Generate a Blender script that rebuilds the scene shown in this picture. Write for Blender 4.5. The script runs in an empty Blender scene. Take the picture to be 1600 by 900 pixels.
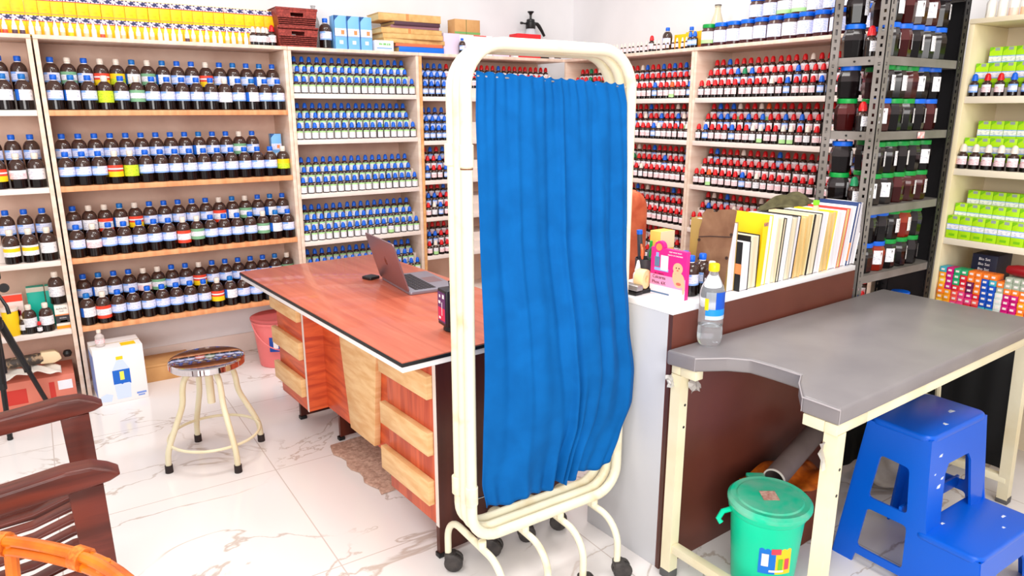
import bpy, bmesh, math, random
from mathutils import Vector, Matrix, Euler
SC = bpy.context.scene
COL = SC.collection
R = math.radians
rnd = random.Random(7)

# ---------------- camera, world, lights ----------------
cam_d = bpy.data.cameras.new('camera'); cam = bpy.data.objects.new('camera', cam_d); COL.objects.link(cam)
cam.location = (0, 0, 1.52)
cam.rotation_euler = (R(90 - 14.137), 0, R(-33.53))
cam_d.sensor_width = 36; cam_d.lens = 1108.9 / 1600 * 36; cam_d.clip_start = .02
SC.camera = cam
SC.view_settings.view_transform = 'Standard'
SC.view_settings.look = 'None'
SC.view_settings.exposure = 0.10
SC.view_settings.gamma = 1
SC.view_settings.use_curve_mapping = False
w = bpy.data.worlds.new('world'); SC.world = w; w.use_nodes = True
w.node_tree.nodes['Background'].inputs[0].default_value = (1, .985, .97, 1)
w.node_tree.nodes['Background'].inputs[1].default_value = .66
def area(name, loc, sx, sy, power, rot=(0, 0, 0), col=(1, .97, .93)):
    l = bpy.data.lights.new(name, 'AREA'); l.shape = 'RECTANGLE'; l.size = sx; l.size_y = sy
    l.energy = power; l.color = col
    o = bpy.data.objects.new(name, l); o.location = loc; o.rotation_euler = rot; COL.objects.link(o)
area('ceiling_panel_light', (.6, 2.6, 3.0), 1.2, .6, 34)
area('ceiling_panel_light', (2.2, 2.6, 3.0), 1.2, .6, 30)
area('ceiling_panel_light', (1.7, .2, 3.0), 1.2, .6, 34)
area('ceiling_panel_light', (-.6, .6, 3.0), 1.2, .6, 34)
# added soft fill from behind the camera to brighten the shelf interiors
area('front_fill_light', (-1.6, -2.2, 2.05), 3.6, 1.9, 185, (R(84), 0, R(-34)), (1, .98, .96))

# ---------------- materials ----------------
def lin(c):
    out = []
    for v in c[:3]:
        v /= 255.0
        out.append(v / 12.92 if v <= .04045 else ((v + .055) / 1.055) ** 2.4)
    return (*out, 1)
MATS = {}
def mat(name, c, rough=.5, metal=0, coat=0, spec=.5, trans=0, ior=1.45, emit=None, alpha=1):
    if name in MATS: return MATS[name]
    m = bpy.data.materials.new(name); m.use_nodes = True; b = m.node_tree.nodes['Principled BSDF']
    b.inputs['Base Color'].default_value = lin(c); b.inputs['Roughness'].default_value = rough
    b.inputs['Metallic'].default_value = metal; b.inputs['Coat Weight'].default_value = coat
    b.inputs['Specular IOR Level'].default_value = spec
    b.inputs['Transmission Weight'].default_value = trans; b.inputs['IOR'].default_value = ior
    if emit: b.inputs['Emission Color'].default_value = lin(emit[0]); b.inputs['Emission Strength'].default_value = emit[1]
    MATS[name] = m; return m
def noisy(name, c1, c2, scale=(4, 4, 4), rough=.5, dist=.3, detail=4, lo=.35, hi=.65, bump=0, coat=0, metal=0, rr=None, spec=.5):
    """two-colour procedural noise material in object space"""
    if name in MATS: return MATS[name]
    m = mat(name, c1, rough, metal, coat, spec); nt = m.node_tree; N = nt.nodes; L = nt.links; b = N['Principled BSDF']
    tc = N.new('ShaderNodeTexCoord'); mp = N.new('ShaderNodeMapping'); mp.inputs['Scale'].default_value = scale
    ns = N.new('ShaderNodeTexNoise'); ns.inputs['Scale'].default_value = 1; ns.inputs['Detail'].default_value = detail
    ns.inputs['Distortion'].default_value = dist
    cr = N.new('ShaderNodeValToRGB'); cr.color_ramp.elements[0].position = lo; cr.color_ramp.elements[1].position = hi
    cr.color_ramp.elements[0].color = lin(c1); cr.color_ramp.elements[1].color = lin(c2)
    L.new(tc.outputs['Object'], mp.inputs[0]); L.new(mp.outputs[0], ns.inputs['Vector']); L.new(ns.outputs['Fac'], cr.inputs[0])
    L.new(cr.outputs[0], b.inputs['Base Color'])
    if bump:
        bp = N.new('ShaderNodeBump'); bp.inputs['Strength'].default_value = bump; bp.inputs['Distance'].default_value = .005
        L.new(ns.outputs['Fac'], bp.inputs['Height']); L.new(bp.outputs[0], b.inputs['Normal'])
    return m
def marble():
    m = mat('white_marble_tile', (238, 236, 236), .13, spec=.5); nt = m.node_tree; N = nt.nodes; L = nt.links; b = N['Principled BSDF']
    tc = N.new('ShaderNodeTexCoord')
    mp = N.new('ShaderNodeMapping'); mp.inputs['Rotation'].default_value = (0, 0, .5); mp.inputs['Scale'].default_value = (1, 1.5, 1)
    L.new(tc.outputs['Object'], mp.inputs[0])
    n1 = N.new('ShaderNodeTexNoise'); n1.inputs['Scale'].default_value = 1.7; n1.inputs['Detail'].default_value = 8; n1.inputs['Distortion'].default_value = .9
    L.new(mp.outputs[0], n1.inputs['Vector'])
    a = N.new('ShaderNodeMath'); a.operation = 'SUBTRACT'; a.inputs[1].default_value = .5; L.new(n1.outputs['Fac'], a.inputs[0])
    ab = N.new('ShaderNodeMath'); ab.operation = 'ABSOLUTE'; L.new(a.outputs[0], ab.inputs[0])
    cr = N.new('ShaderNodeValToRGB'); e = cr.color_ramp.elements
    e[0].position = 0; e[0].color = lin((202, 186, 176)); e[1].position = .010; e[1].color = lin((238, 232, 230))
    e.new(.005).color = lin((208, 198, 192)); L.new(ab.outputs[0], cr.inputs[0])
    n2 = N.new('ShaderNodeTexNoise'); n2.inputs['Scale'].default_value = 2.2; n2.inputs['Detail'].default_value = 2; L.new(tc.outputs['Object'], n2.inputs['Vector'])
    c2 = N.new('ShaderNodeValToRGB'); c2.color_ramp.elements[0].position = .38; c2.color_ramp.elements[1].position = .5
    c2.color_ramp.elements[0].color = (0, 0, 0, 1); c2.color_ramp.elements[1].color = (1, 1, 1, 1); L.new(n2.outputs['Fac'], c2.inputs[0])
    mx = N.new('ShaderNodeMix'); mx.data_type = 'RGBA'; mx.inputs['A'].default_value = lin((238, 232, 230)); L.new(c2.outputs[0], mx.inputs['Factor']); L.new(cr.outputs[0], mx.inputs['B'])
    br = N.new('ShaderNodeTexBrick'); br.offset = 0; br.inputs['Scale'].default_value = 1; br.inputs['Mortar Size'].default_value = .0022
    br.inputs['Brick Width'].default_value = .8; br.inputs['Row Height'].default_value = .8; br.inputs['Mortar Smooth'].default_value = 0
    mp2 = N.new('ShaderNodeMapping'); mp2.inputs['Location'].default_value = (.11, .3, 0); L.new(tc.outputs['Object'], mp2.inputs[0]); L.new(mp2.outputs[0], br.inputs['Vector'])
    mx2 = N.new('ShaderNodeMix'); mx2.data_type = 'RGBA'; mx2.inputs['B'].default_value = lin((205, 192, 186))
    L.new(br.outputs['Fac'], mx2.inputs['Factor']); L.new(mx.outputs['Result'], mx2.inputs['A']); L.new(mx2.outputs['Result'], b.inputs['Base Color'])
    return m
def print_mat(name, paper, ink, sx=110, sz=420, thr=.55):
    """printed paper: rows of small ink marks"""
    if name in MATS: return MATS[name]
    m = mat(name, paper, .55); nt = m.node_tree; N = nt.nodes; L = nt.links; b = N['Principled BSDF']
    tc = N.new('ShaderNodeTexCoord'); mp = N.new('ShaderNodeMapping'); mp.inputs['Scale'].default_value = (sx, sx, sz)
    L.new(tc.outputs['Object'], mp.inputs[0])
    ns = N.new('ShaderNodeTexNoise'); ns.inputs['Scale'].default_value = 1; ns.inputs['Detail'].default_value = 1; L.new(mp.outputs[0], ns.inputs['Vector'])
    cr = N.new('ShaderNodeValToRGB'); cr.color_ramp.elements[0].position = thr; cr.color_ramp.elements[1].position = thr + .06
    cr.color_ramp.elements[0].color = lin(paper); cr.color_ramp.elements[1].color = lin(ink)
    L.new(ns.outputs['Fac'], cr.inputs[0]); L.new(cr.outputs[0], b.inputs['Base Color']); return m

# ---------------- mesh builder ----------------
class MB:
    def __init__(s): s.bm = bmesh.new()
    def _add(s, vs, fs, mi=0, M=None, smooth=True):
        bv = [s.bm.verts.new(M @ Vector(v) if M else v) for v in vs]
        out = []
        for f in fs:
            ff = [bv[i] for i in f]
            if len(set(ff)) < 3: continue
            try: fc = s.bm.faces.new(ff)
            except ValueError: continue
            fc.material_index = mi if isinstance(mi, int) else 0; fc.smooth = smooth; out.append(fc)
        return bv, out
    def box(s, x0, x1, y0, y1, z0, z1, mi=0, bev=0, M=None, seg=2):
        vs = [(x0, y0, z0), (x1, y0, z0), (x1, y1, z0), (x0, y1, z0), (x0, y0, z1), (x1, y0, z1), (x1, y1, z1), (x0, y1, z1)]
        fs = [(0, 3, 2, 1), (4, 5, 6, 7), (0, 1, 5, 4), (1, 2, 6, 5), (2, 3, 7, 6), (3, 0, 4, 7)]
        bv, ff = s._add(vs, fs, mi, M)
        if bev:
            es = set(e for f in ff for e in f.edges)
            bmesh.ops.bevel(s.bm, geom=list(es), offset=bev, segments=seg, profile=.5, affect='EDGES')
        return s
    def cbox(s, c, d, mi=0, bev=0, M=None):
        return s.box(c[0]-d[0]/2, c[0]+d[0]/2, c[1]-d[1]/2, c[1]+d[1]/2, c[2]-d[2]/2, c[2]+d[2]/2, mi, bev, M)
    def prism(s, poly, a, b, axis='z', mi=0, bev=0, M=None, seg=2):
        """polygon extruded from a to b along axis; poly in the two other axes (xy / xz / yz)"""
        def P(p, h):
            if axis == 'z': return (p[0], p[1], h)
            if axis == 'y': return (p[0], h, p[1])
            return (h, p[0], p[1])
        n = len(poly); vs = [P(p, a) for p in poly] + [P(p, b) for p in poly]
        fs = [tuple(range(n)), tuple(range(2*n-1, n-1, -1))] + [(i, i+n, (i+1) % n + n, (i+1) % n) for i in range(n)]
        bv, ff = s._add(vs, fs, mi, M)
        bmesh.ops.recalc_face_normals(s.bm, faces=ff)
        if bev:
            es = set(e for f in ff for e in f.edges)
            bmesh.ops.bevel(s.bm, geom=list(es), offset=bev, segments=seg, profile=.5, affect='EDGES')
        return s
    def lathe(s, prof, seg=16, M=None, mi=0, capb=True, capt=True, phase=0, sx=1, sy=1):
        """prof: [(r, z[, material of the band above])]"""
        rings = []
        for p in prof:
            r, z = p[0], p[1]
            ring = []
            for i in range(seg):
                a = 2*math.pi*i/seg + phase
                v = Vector((r*math.cos(a)*sx, r*math.sin(a)*sy, z)); ring.append(s.bm.verts.new(M @ v if M else v))
            rings.append(ring)
        new = []
        for k in range(len(prof)-1):
            m_ = prof[k][2] if len(prof[k]) > 2 else mi
            for i in range(seg):
                j = (i+1) % seg
                f = s.bm.faces.new((rings[k][i], rings[k][j], rings[k+1][j], rings[k+1][i])); f.material_index = m_; f.smooth = True; new.append(f)
        if capb and prof[0][0] > 1e-5:
            f = s.bm.faces.new(rings[0][::-1]); f.material_index = prof[0][2] if len(prof[0]) > 2 else mi; f.smooth = True
        if capt and prof[-1][0] > 1e-5:
            f = s.bm.faces.new(rings[-1]); f.material_index = prof[-2][2] if len(prof[-2]) > 2 else mi; f.smooth = True
        return s
    def tube(s, pts, r, seg=10, closed=False, mi=0, M=None, caps=True):
        pts = [Vector(p) for p in pts]; n = len(pts); rings = []
        prev = None
        for i in range(n):
            if closed: t = (pts[(i+1) % n] - pts[i-1])
            else: t = pts[min(i+1, n-1)] - pts[max(i-1, 0)]
            t.normalize()
            if prev is None:
                up = Vector((0, 0, 1)) if abs(t.z) < .9 else Vector((1, 0, 0))
                u = t.cross(up).normalized()
            else:
                u = (prev - t*prev.dot(t)).normalized()
            prev = u; v = t.cross(u)
            rr = r[i] if isinstance(r, (list, tuple)) else r
            ring = []
            for k in range(seg):
                a = 2*math.pi*k/seg; q = pts[i] + (u*math.cos(a) + v*math.sin(a))*rr
                ring.append(s.bm.verts.new(M @ q if M else q))
            rings.append(ring)
        for i in range(n if closed else n-1):
            A, B = rings[i], rings[(i+1) % n]
            for k in range(seg):
                j = (k+1) % seg
                f = s.bm.faces.new((A[k], A[j], B[j], B[k])); f.smooth = True; f.material_index = mi
        if caps and not closed:
            for rg in (rings[0][::-1], rings[-1]):
                f = s.bm.faces.new(rg); f.smooth = True; f.material_index = mi
        return s
    def arc_label(s, r, z0, z1, half, bands, seg=8, ang=-math.pi/2, thick=.0006):
        """paper patch wrapped round a bottle; bands [(fraction of height, material)] bottom to top"""
        z = z0
        for fr, mi in bands:
            zz = z + (z1-z0)*fr; 
            cols = mi if isinstance(mi, (list, tuple)) else [(1, mi)]
            a = ang - half
            for cf, cm in cols:
                a2 = a + 2*half*cf; k = max(1, int(seg*cf+.5)); ring = []
                for i in range(k+1):
                    t = a + (a2-a)*i/k; ring.append((r*math.cos(t), r*math.sin(t)))
                vs = [(x, y, z) for x, y in ring] + [(x, y, zz) for x, y in ring]
                s._add(vs, [(i, i+1, i+k+2, i+k+1) for i in range(k)], cm)
                a = a2
            z = zz
        return s
    def grid(s, fn, nu, nv, mi=0, M=None):
        vs = [fn(i/nu, j/nv) for j in range(nv+1) for i in range(nu+1)]
        s._add(vs, [(j*(nu+1)+i, j*(nu+1)+i+1, (j+1)*(nu+1)+i+1, (j+1)*(nu+1)+i) for j in range(nv) for i in range(nu)], mi, M)
        return s
    def mesh(s, name, mats, ang=35):
        me = bpy.data.meshes.new(name)
        s.bm.to_mesh(me); s.bm.free()
        for m in (mats if isinstance(mats, (list, tuple)) else [mats]): me.materials.append(m)
        me.set_sharp_from_angle(angle=R(ang))
        return me
    def build(s, name, mats, parent=None, loc=(0, 0, 0), rot=(0, 0, 0), label=None, ang=35):
        o = bpy.data.objects.new(name, s.mesh(name, mats, ang)); COL.objects.link(o)
        o.location = loc; o.rotation_euler = rot
        if parent: o.parent = parent
        if label: o['label'] = label
        return o
def tag(o, label, cat, group=None, kind=None):
    o['label'] = label; o['category'] = cat
    if group: o['group'] = group
    if kind: o['kind'] = kind
    return o
def thing(name, label, cat, loc=(0, 0, 0), rz=0, group=None):
    o = bpy.data.objects.new(name, None); COL.objects.link(o); o.empty_display_size = .05
    o.location = loc; o.rotation_euler = (0, 0, rz); return tag(o, label, cat, group)
def struct(o):
    o['kind'] = 'structure'; return o
def place(tree, loc, rz, label, cat, group=None, tilt=(0, 0), scale=1):
    """tree = (name, mesh, [(part name, mesh, [...]) ...]): objects that share mesh data"""
    def rec(t, parent):
        o = bpy.data.objects.new(t[0], t[1]); COL.objects.link(o)
        if parent: o.parent = parent
        if len(t) > 3 and t[3]: o.location = t[3]
        for c in t[2]: rec(c, o)
        return o
    o = rec(tree, None); o.location = loc; o.rotation_euler = (tilt[0], tilt[1], rz)
    if scale != 1: o.scale = (scale,)*3
    return tag(o, label, cat, group)
def text(parent, s, size, loc, rot, m, name='lettering', align='CENTER', thick=.0002, sx=1):
    cu = bpy.data.curves.new(name, 'FONT'); cu.body = s; cu.size = size; cu.align_x = align; cu.align_y = 'CENTER'; cu.extrude = thick
    cu.resolution_u = 3
    t = bpy.data.objects.new(name, cu); COL.objects.link(t)
    dg = bpy.context.evaluated_depsgraph_get(); me = bpy.data.meshes.new_from_object(t.evaluated_get(dg))
    bpy.data.objects.remove(t); me.name = name; me.materials.clear(); me.materials.append(m)
    o = bpy.data.objects.new(name, me); COL.objects.link(o); o.location = loc; o.rotation_euler = rot; o.scale = (sx, 1, 1)
    if parent: o.parent = parent
    return o
ORD = 'zeroth first second third fourth fifth sixth seventh eighth ninth tenth eleventh twelfth thirteenth fourteenth fifteenth sixteenth seventeenth eighteenth nineteenth twentieth'.split()
TENS = {20: 'twenty', 30: 'thirty', 40: 'forty', 50: 'fifty'}
def ordn(n):
    if n <= 20: return ORD[n]
    if n % 10 == 0: return TENS[n][:-1] + 'ieth'
    return TENS[n//10*10] + '-' + ORD[n % 10]
FY = (math.pi/2, 0, 0)            # lettering facing -Y
FX = (math.pi/2, 0, -math.pi/2)   # lettering facing -X
def rrect(x0, x1, y0, y1, r, n=5):
    out = []
    for cx, cy, a0 in ((x1-r, y0+r, -90), (x1-r, y1-r, 0), (x0+r, y1-r, 90), (x0+r, y0+r, 180)):
        for i in range(n+1):
            a = R(a0 + 90*i/n); out.append((cx+r*math.cos(a), cy+r*math.sin(a)))
    return out

# palette
white_wall = noisy('white_wall_paint', (236, 234, 236), (228, 226, 228), (2, 2, 2), .8)
cream_wood = noisy('pale_birch_board', (236, 214, 196), (222, 192, 170), (3, 3, 24), .5)
cream_woodh = noisy('pale_shelf_board', (240, 216, 200), (226, 198, 178), (24, 3, 3), .5)
pine_edge = noisy('raw_pine_edge', (232, 166, 116), (214, 140, 92), (30, 3, 3), .5)
white_lam = noisy('white_laminate_board', (240, 226, 218), (228, 210, 200), (3, 3, 3), .4)
back_board = noisy('greyed_back_board', (240, 206, 186), (222, 184, 164), (5, 5, 5), .7)
amber = mat('amber_glass', (66, 44, 37), .08, spec=.7)
amber_dark = mat('dark_syrup_in_glass', (20, 9, 8), .1, spec=.6)
amber_brown = mat('brown_liquid', (58, 22, 16), .1, spec=.6)
cap_blue = mat('blue_cap', (6, 96, 214), .35)
cap_teal = mat('teal_blue_cap', (10, 110, 190), .35)
cap_white = mat('cream_white_cap', (236, 222, 208), .4)
cap_red = mat('red_cap', (214, 14, 22), .35)
cap_orange = mat('orange_cap', (240, 90, 30), .35)
cap_green = mat('green_cap', (10, 130, 80), .35)
paper = mat('white_paper', (240, 238, 242), .6)
p_lav = print_mat('lavender_label_print', (226, 226, 248), (170, 186, 232))
p_white = print_mat('white_label_print', (242, 238, 240), (186, 188, 204))
p_pink = print_mat('pink_label_print', (250, 218, 220), (226, 160, 170))
p_sky = mat('light_blue_print', (130, 170, 236), .5)
p_blue = mat('blue_print', (20, 100, 200), .5)
p_green = mat('green_print', (120, 170, 130), .5)
p_lgreen = mat('pale_green_print', (178, 224, 150), .5)
p_lime = print_mat('lime_label_print', (206, 226, 40), (160, 190, 20))
p_yellow = mat('yellow_print', (252, 206, 10), .5)
p_red = mat('red_print', (232, 66, 40), .5)
p_orange = mat('orange_print', (240, 140, 80), .5)
p_black = mat('black_print', (24, 22, 26), .5)
p_navy = mat('navy_print', (24, 40, 100), .5)
black_pl = mat('black_plastic', (20, 19, 21), .4)
chrome = mat('polished_steel', (225, 220, 220), .08, 1)
cream_metal = noisy('cream_painted_steel', (232, 222, 190), (222, 206, 166), (5, 5, 5), .35, lo=.45, hi=.75)
rack_grey = noisy('grey_painted_steel', (134, 128, 124), (112, 106, 100), (6, 6, 6), .45)
clear_pl = mat('clear_plastic', (244, 248, 250), .05, trans=1, ior=1.2)
milky = mat('milky_plastic', (244, 236, 226), .35)
kraft = noisy('kraft_cardboard', (214, 164, 108), (200, 148, 92), (8, 8, 8), .8)
pages = noisy('book_page_edges', (236, 226, 204), (214, 198, 168), (60, 2, 2), .8, bump=.2)
pages_w = noisy('white_page_edges', (238, 234, 238), (222, 216, 222), (60, 2, 2), .8, bump=.2)
pages_y = noisy('yellowed_page_edges', (232, 206, 150), (206, 174, 112), (60, 2, 4), .8, bump=.2)

# ---------------- the room ----------------
YA, XB = 4.284, 3.295
f = struct(MB().box(-3, 3.7, -2.5, 4.66, -.05, 0).build('floor', marble()))
struct(MB().box(-3, 3.72, 4.605, 4.7, 0, 2.85).build('wall_back', white_wall))
struct(MB().box(3.62, 3.72, -2.5, 4.605, 0, 2.85).build('wall_right', white_wall))
struct(MB().box(-3, 3.62, 4.592, 4.605, 0, .12, bev=.002).build('baseboard_back', white_lam))
struct(MB().box(3.607, 3.62, -2.5, 4.592, 0, .12, bev=.002).build('baseboard_right', white_lam))

# ---------------- bottle kinds ----------------
_c = {}
def cached(key, fn):
    if key not in _c: _c[key] = fn()
    return _c[key]
CAPM = dict(blue=cap_blue, teal=cap_teal, white=cap_white, red=cap_red, orange=cap_orange, green=cap_green)
def big_body():
    def f():
        r = .0362
        prof = [(r*.9, 0, 1), (r, .004, 1), (r, .055, 1), (r, .092, 0), (r, .104, 0), (r*.975, .113, 0), (r*.90, .122, 0), (r*.76, .131, 0), (r*.58, .138, 0), (.0145, .142, 2), (.0132, .146, 2), (.0132, .151, 2), (.0132, .1515, 2)]
        return MB().lathe(prof, 20).mesh('medicine_bottle', [amber, amber_dark, milky])
    return cached('bigbody', f)
def big_cap(c):
    def f():
        m = MB()
        m.lathe([(.0155, 0), (.016, .003), (.0156, .018), (.0135, .021), (0, .0215)], 14)
        m.lathe([(.0135, -.005), (.0152, -.004), (.0152, -.001), (.0135, 0)], 14)
        return m.mesh('cap', CAPM[c])
    return cached('bigcap'+c, f)
LABS = {  # letter: (cap, label bands, materials, z0, z1, words)
    'a': ('blue', [(.16, 1), (.62, 0), (.22, [(.38, 1), (.62, 0)])], [p_lav, p_sky], .052, .098, 'blue-capped with pale lavender label'),
    'b': ('teal', [(.8, [(.28, 1), (.72, 0)]), (.2, [(.28, 1), (.72, 0)])], [p_white, p_blue], .050, .100, 'teal-capped with blue-striped white label'),
    'g': ('white', [(.3, 1), (.45, 0), (.25, 1)], [p_white, p_green], .045, .104, 'cream-capped with green and white label'),
    'o': ('white', [(.45, 1), (.18, 0), (.12, 2), (.25, 0)], [p_red, p_yellow, paper], .040, .100, 'cream-capped with red and yellow label'),
    'r': ('white', [(.25, 1), (.5, 0), (.25, 1)], [p_white, p_red], .030, .100, 'cream-capped with red and white label'),
    'l': ('white', [(.75, 0), (.25, 0)], [p_lime], .040, .098, 'cream-capped with lime green label'),
    'y': ('white', [(.55, 0), (.45, 1)], [p_lime, p_yellow], .045, .100, 'cream-capped with yellow label'),
    'w': ('white', [(1, 0)], [p_white], .045, .098, 'cream-capped with plain white label'),
    'p': ('white', [(.7, 0), (.3, 1)], [p_pink, paper], .050, .092, 'cream-capped with pinkish white label'),
    'k': ('white', [(.45, 0), (.35, 1), (.2, 0)], [p_white, p_yellow], .040, .092, 'cream-capped with white label and yellow band'),
}
def big_label(k):
    def f():
        cap, bands, ms, z0, z1, wd = LABS[k]
        return MB().arc_label(.0367, z0*.93, z1*.97, R(82), bands, 12).mesh('paper_label', ms)
    return cached('biglab'+k, f)
def big(k): return ('medicine_bottle', big_body(), [('cap', big_cap(LABS[k][0]), [], (0, 0, .150)), ('paper_label', big_label(k), [])])

def drop_body():
    def f():
        r = .0195
        return MB().lathe([(r*.92, 0, 1), (r, .002, 1), (r, .03, 1), (r, .052, 0), (r*.93, .058, 0), (r*.6, .064, 0), (.0095, .066, 0), (.0095, .070, 0)], 12).mesh('dropper_bottle', [amber, amber_dark])
    return cached('dropbody', f)
def drop_cap(c):
    def f():
        m = MB().lathe([(.0136, 0), (.0136, .009), (.0126, .012), (.0112, .022), (.0080, .028), (.004, .0312), (0, .0315)], 10)
        return m.mesh('dropper_cap', CAPM[c])
    return cached('dropcap'+c, f)
def drop_label(k):
    def f():
        d = {'gw': ([(.78, 0), (.22, 1)], [p_white, p_lgreen]), 'pk': ([(.7, 0), (.3, 1)], [p_pink, paper]),
             'bl': ([(.2, 1), (.6, 0), (.2, 1)], [p_lav, p_sky]), 'wh': ([(1, 0)], [p_white]), 'gr': ([(.45, 1), (.55, 0)], [p_white, p_lgreen])}[k]
        z0, z1 = (.006, .050) if k in ('gw', 'gr') else (.017, .050)
        return MB().arc_label(.0200, z0, z1, R(75), d[0], 6).mesh('paper_label', d[1])
    return cached('droplab'+k, f)
def drop(cap, lab): return ('dropper_bottle', drop_body(), [('dropper_cap', drop_cap(cap), [], (0, 0, .0675)), ('paper_label', drop_label(lab), [])])

def jar_tree(lid, tone, side):
    def body():
        c = {'k': (14, 8, 9), 'r': (52, 8, 8), 'a': (120, 22, 4), 'b': (44, 18, 14)}[tone]
        top = mat('jar_glass_'+tone, tuple(min(255, v+36) for v in c), .12, spec=.4); bot = mat('jar_syrup_'+tone, c, .12, spec=.35)
        r = .043
        return MB().lathe([(r*.82, 0, 1), (r*.92, .004, 1), (r*.97, .03, 1), (r, .065, 0), (r*1.02, .078, 0), (r*.93, .092, 0), (r*.82, .103, 0), (r*.82, .108, 0)], 8, phase=R(22.5)).mesh('syrup_jar', [top, bot], 20)
    def lidm():
        m = MB().lathe([(.038, 0), (.0385, .002), (.0385, .016), (.037, .018), (0, .018)], 24)
        return m.mesh('lid', {'blue': mat('blue_jar_lid', (6, 100, 222), .35), 'green': mat('green_jar_lid', (8, 150, 62), .35)}[lid])
    def labm():
        a = R(-90 + side)
        return MB().arc_label(.0432, .03, .088, R(26), [(1, 0)], 3, ang=a).mesh('paper_label', p_white)
    ch = [('lid', cached('jarlid'+lid, lidm), [], (0, 0, .107))]
    if side is not None: ch.append(('paper_label', cached('jarlab%d' % side, labm), []))
    return ('syrup_jar', cached('jarbody'+tone, body), ch)

def nozzle_tree(k):
    """small plastic squeeze bottle with long white nozzle"""
    c = {'w': (246, 238, 226), 'o': (244, 200, 160), 'r': (236, 90, 70), 'y': (250, 214, 40), 'd': (96, 70, 84), 'p': (250, 214, 196)}[k]
    def body():
        lo = mat('squeeze_bottle_'+k, c, .4)
        return MB().lathe([(.0125, 0, 1), (.0135, .002, 1), (.0135, .022, 0), (.0135, .042, 0), (.011, .048, 0), (.008, .051, 0)], 10).mesh('squeeze_bottle', [milky, lo])
    def noz(): return MB().lathe([(.0095, 0), (.0095, .006), (.0075, .012), (.0035, .032), (0, .034)], 10).mesh('nozzle_cap', mat('white_nozzle', (248, 244, 240), .35))
    return ('squeeze_bottle', cached('nz'+k, body), [('nozzle_cap', cached('nzc', noz), [], (0, 0, .05))])
def vial_tree(cap='white'):
    def body(): return MB().lathe([(.009, 0, 1), (.0095, .002, 1), (.0095, .014, 2), (.0095, .036, 0), (.006, .042, 0), (.005, .046, 0)], 8).mesh('small_vial', [amber, amber_dark, p_pink])
    def cp(): return MB().lathe([(.0072, 0), (.0066, .012), (.003, .022), (0, .023)], 8).mesh('cap', CAPM[cap])
    return ('small_vial', cached('vial', body), [('cap', cached('vialc'+cap, cp), [], (0, 0, .045))])

# ---------------- shelving units ----------------
class Unit:
    """local frame: x along the front, y into the wall, front plane y=0"""
    def __init__(s, name, label, loc, rz, w, depth, shelves, top, panel, shelfm, lipm, t=.02, backm=None, back_from=0, left=True, right=True, cat='shelves', lip=.028, risers=None):
        s.o = thing(name, label, cat, loc, rz); s.loc = Vector(loc); s.rz = rz; s.w = w; s.depth = depth; s.t = t
        s.M = Matrix.Translation(s.loc) @ Matrix.Rotation(rz, 4, 'Z')
        if left: MB().box(0, t, 0, depth, 0, top, bev=.0015).build('side_panel', panel, s.o)
        if right: MB().box(w-t, w, 0, depth, 0, top, bev=.0015).build('side_panel', panel, s.o)
        m = MB().box(0, w, -.004, depth, top+.0005, top+t, bev=.0015); m.build('top_board', [shelfm], s.o)
        for z in shelves:
            MB().box(t+.0005, w-t-.0005, .003, depth-.0065, z-lip, z, bev=.0015).build('shelf', [lipm], s.o)
        MB().box(t+.0005, w-t-.0005, depth-.006, depth, back_from, top-.0005).build('back_panel', backm or back_board, s.o)
        for z, rows in (risers or {}).items():
            m = MB()
            for y0, h in rows: m.box(t+.001, w-t-.001, y0, depth-.0065, z+.0003, z+h)
            m.build('riser', [lipm], s.o)
    def P(s, x, y, z): return s.M @ Vector((x, y, z))

bigs = [1.516, 1.137, .762, .392]
BR = [(.085, .088)]
uA1 = Unit('shelving_unit', 'wide pale wood shelving unit with pine-edged shelves of big amber bottles', (.068, YA, 0), 0, 1.222, .31, bigs, 1.85, cream_wood, cream_woodh, pine_edge, back_from=.36, risers={z: BR for z in bigs})
uA0 = Unit('shelving_unit', 'pale shelving unit cut off by the left picture edge behind the tripod', (-.66, YA, 0), 0, .72, .31, bigs, 1.85, cream_wood, cream_woodh, white_lam, risers={z: BR for z in bigs[:3]})
smA2 = [1.610, 1.343, 1.020, .728, .445]
SR = [(.045, .059), (.090, .116)]
uA2 = Unit('shelving_unit', 'white shelving unit filled with blue-capped dropper bottles behind the laptop', (1.292, YA, 0), 0, .832, .31, smA2, 1.85, cream_wood, cream_woodh, white_lam, risers={z: SR for z in smA2})
smA3 = [1.600, 1.318, 1.058, .809, .545, .25]
uA3 = Unit('shelving_unit', 'shelving unit with pine side edge reaching the corner behind the folding screen', (2.126, YA, 0), 0, 1.169, .31, smA3, 1.85, noisy('pine_side', (232, 178, 120), (214, 150, 90), (4, 4, 20), .5), cream_woodh, white_lam, right=False, risers={z: SR for z in smA3[:5]})
smB = [1.585, 1.338, 1.078, .815, .55, .28]
uB1 = Unit('shelving_unit', 'pale shelving unit of red-capped droppers just right of the folding screen', (XB, YA-.002, 0), -math.pi/2, 1.238, .31, smB, 1.85, cream_wood, cream_woodh, white_lam, risers={z: SR for z in smB[:5]})
uB2 = Unit('shelving_unit', 'pale shelving unit of red-capped droppers between screen unit and grey steel rack', (XB, YA-1.242, 0), -math.pi/2, 1.22, .31, smB, 1.85, cream_wood, cream_woodh, white_lam, risers={z: SR for z in smB[:5]})
uC = Unit('shelving_unit', 'cream shelving unit of lime green cartons at the right picture edge', (XB, 1.548, 0), -math.pi/2, 1.22, .31, [1.572, 1.273, .972, .672, .35], 1.86, noisy('cream_board', (240, 226, 190), (228, 210, 170), (3, 3, 3), .45), mat('cream_top_board', (238, 222, 190), .45), mat('cream_shelf', (242, 228, 204), .45), backm=mat('cream_back_board', (222, 204, 176), .6))

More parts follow.
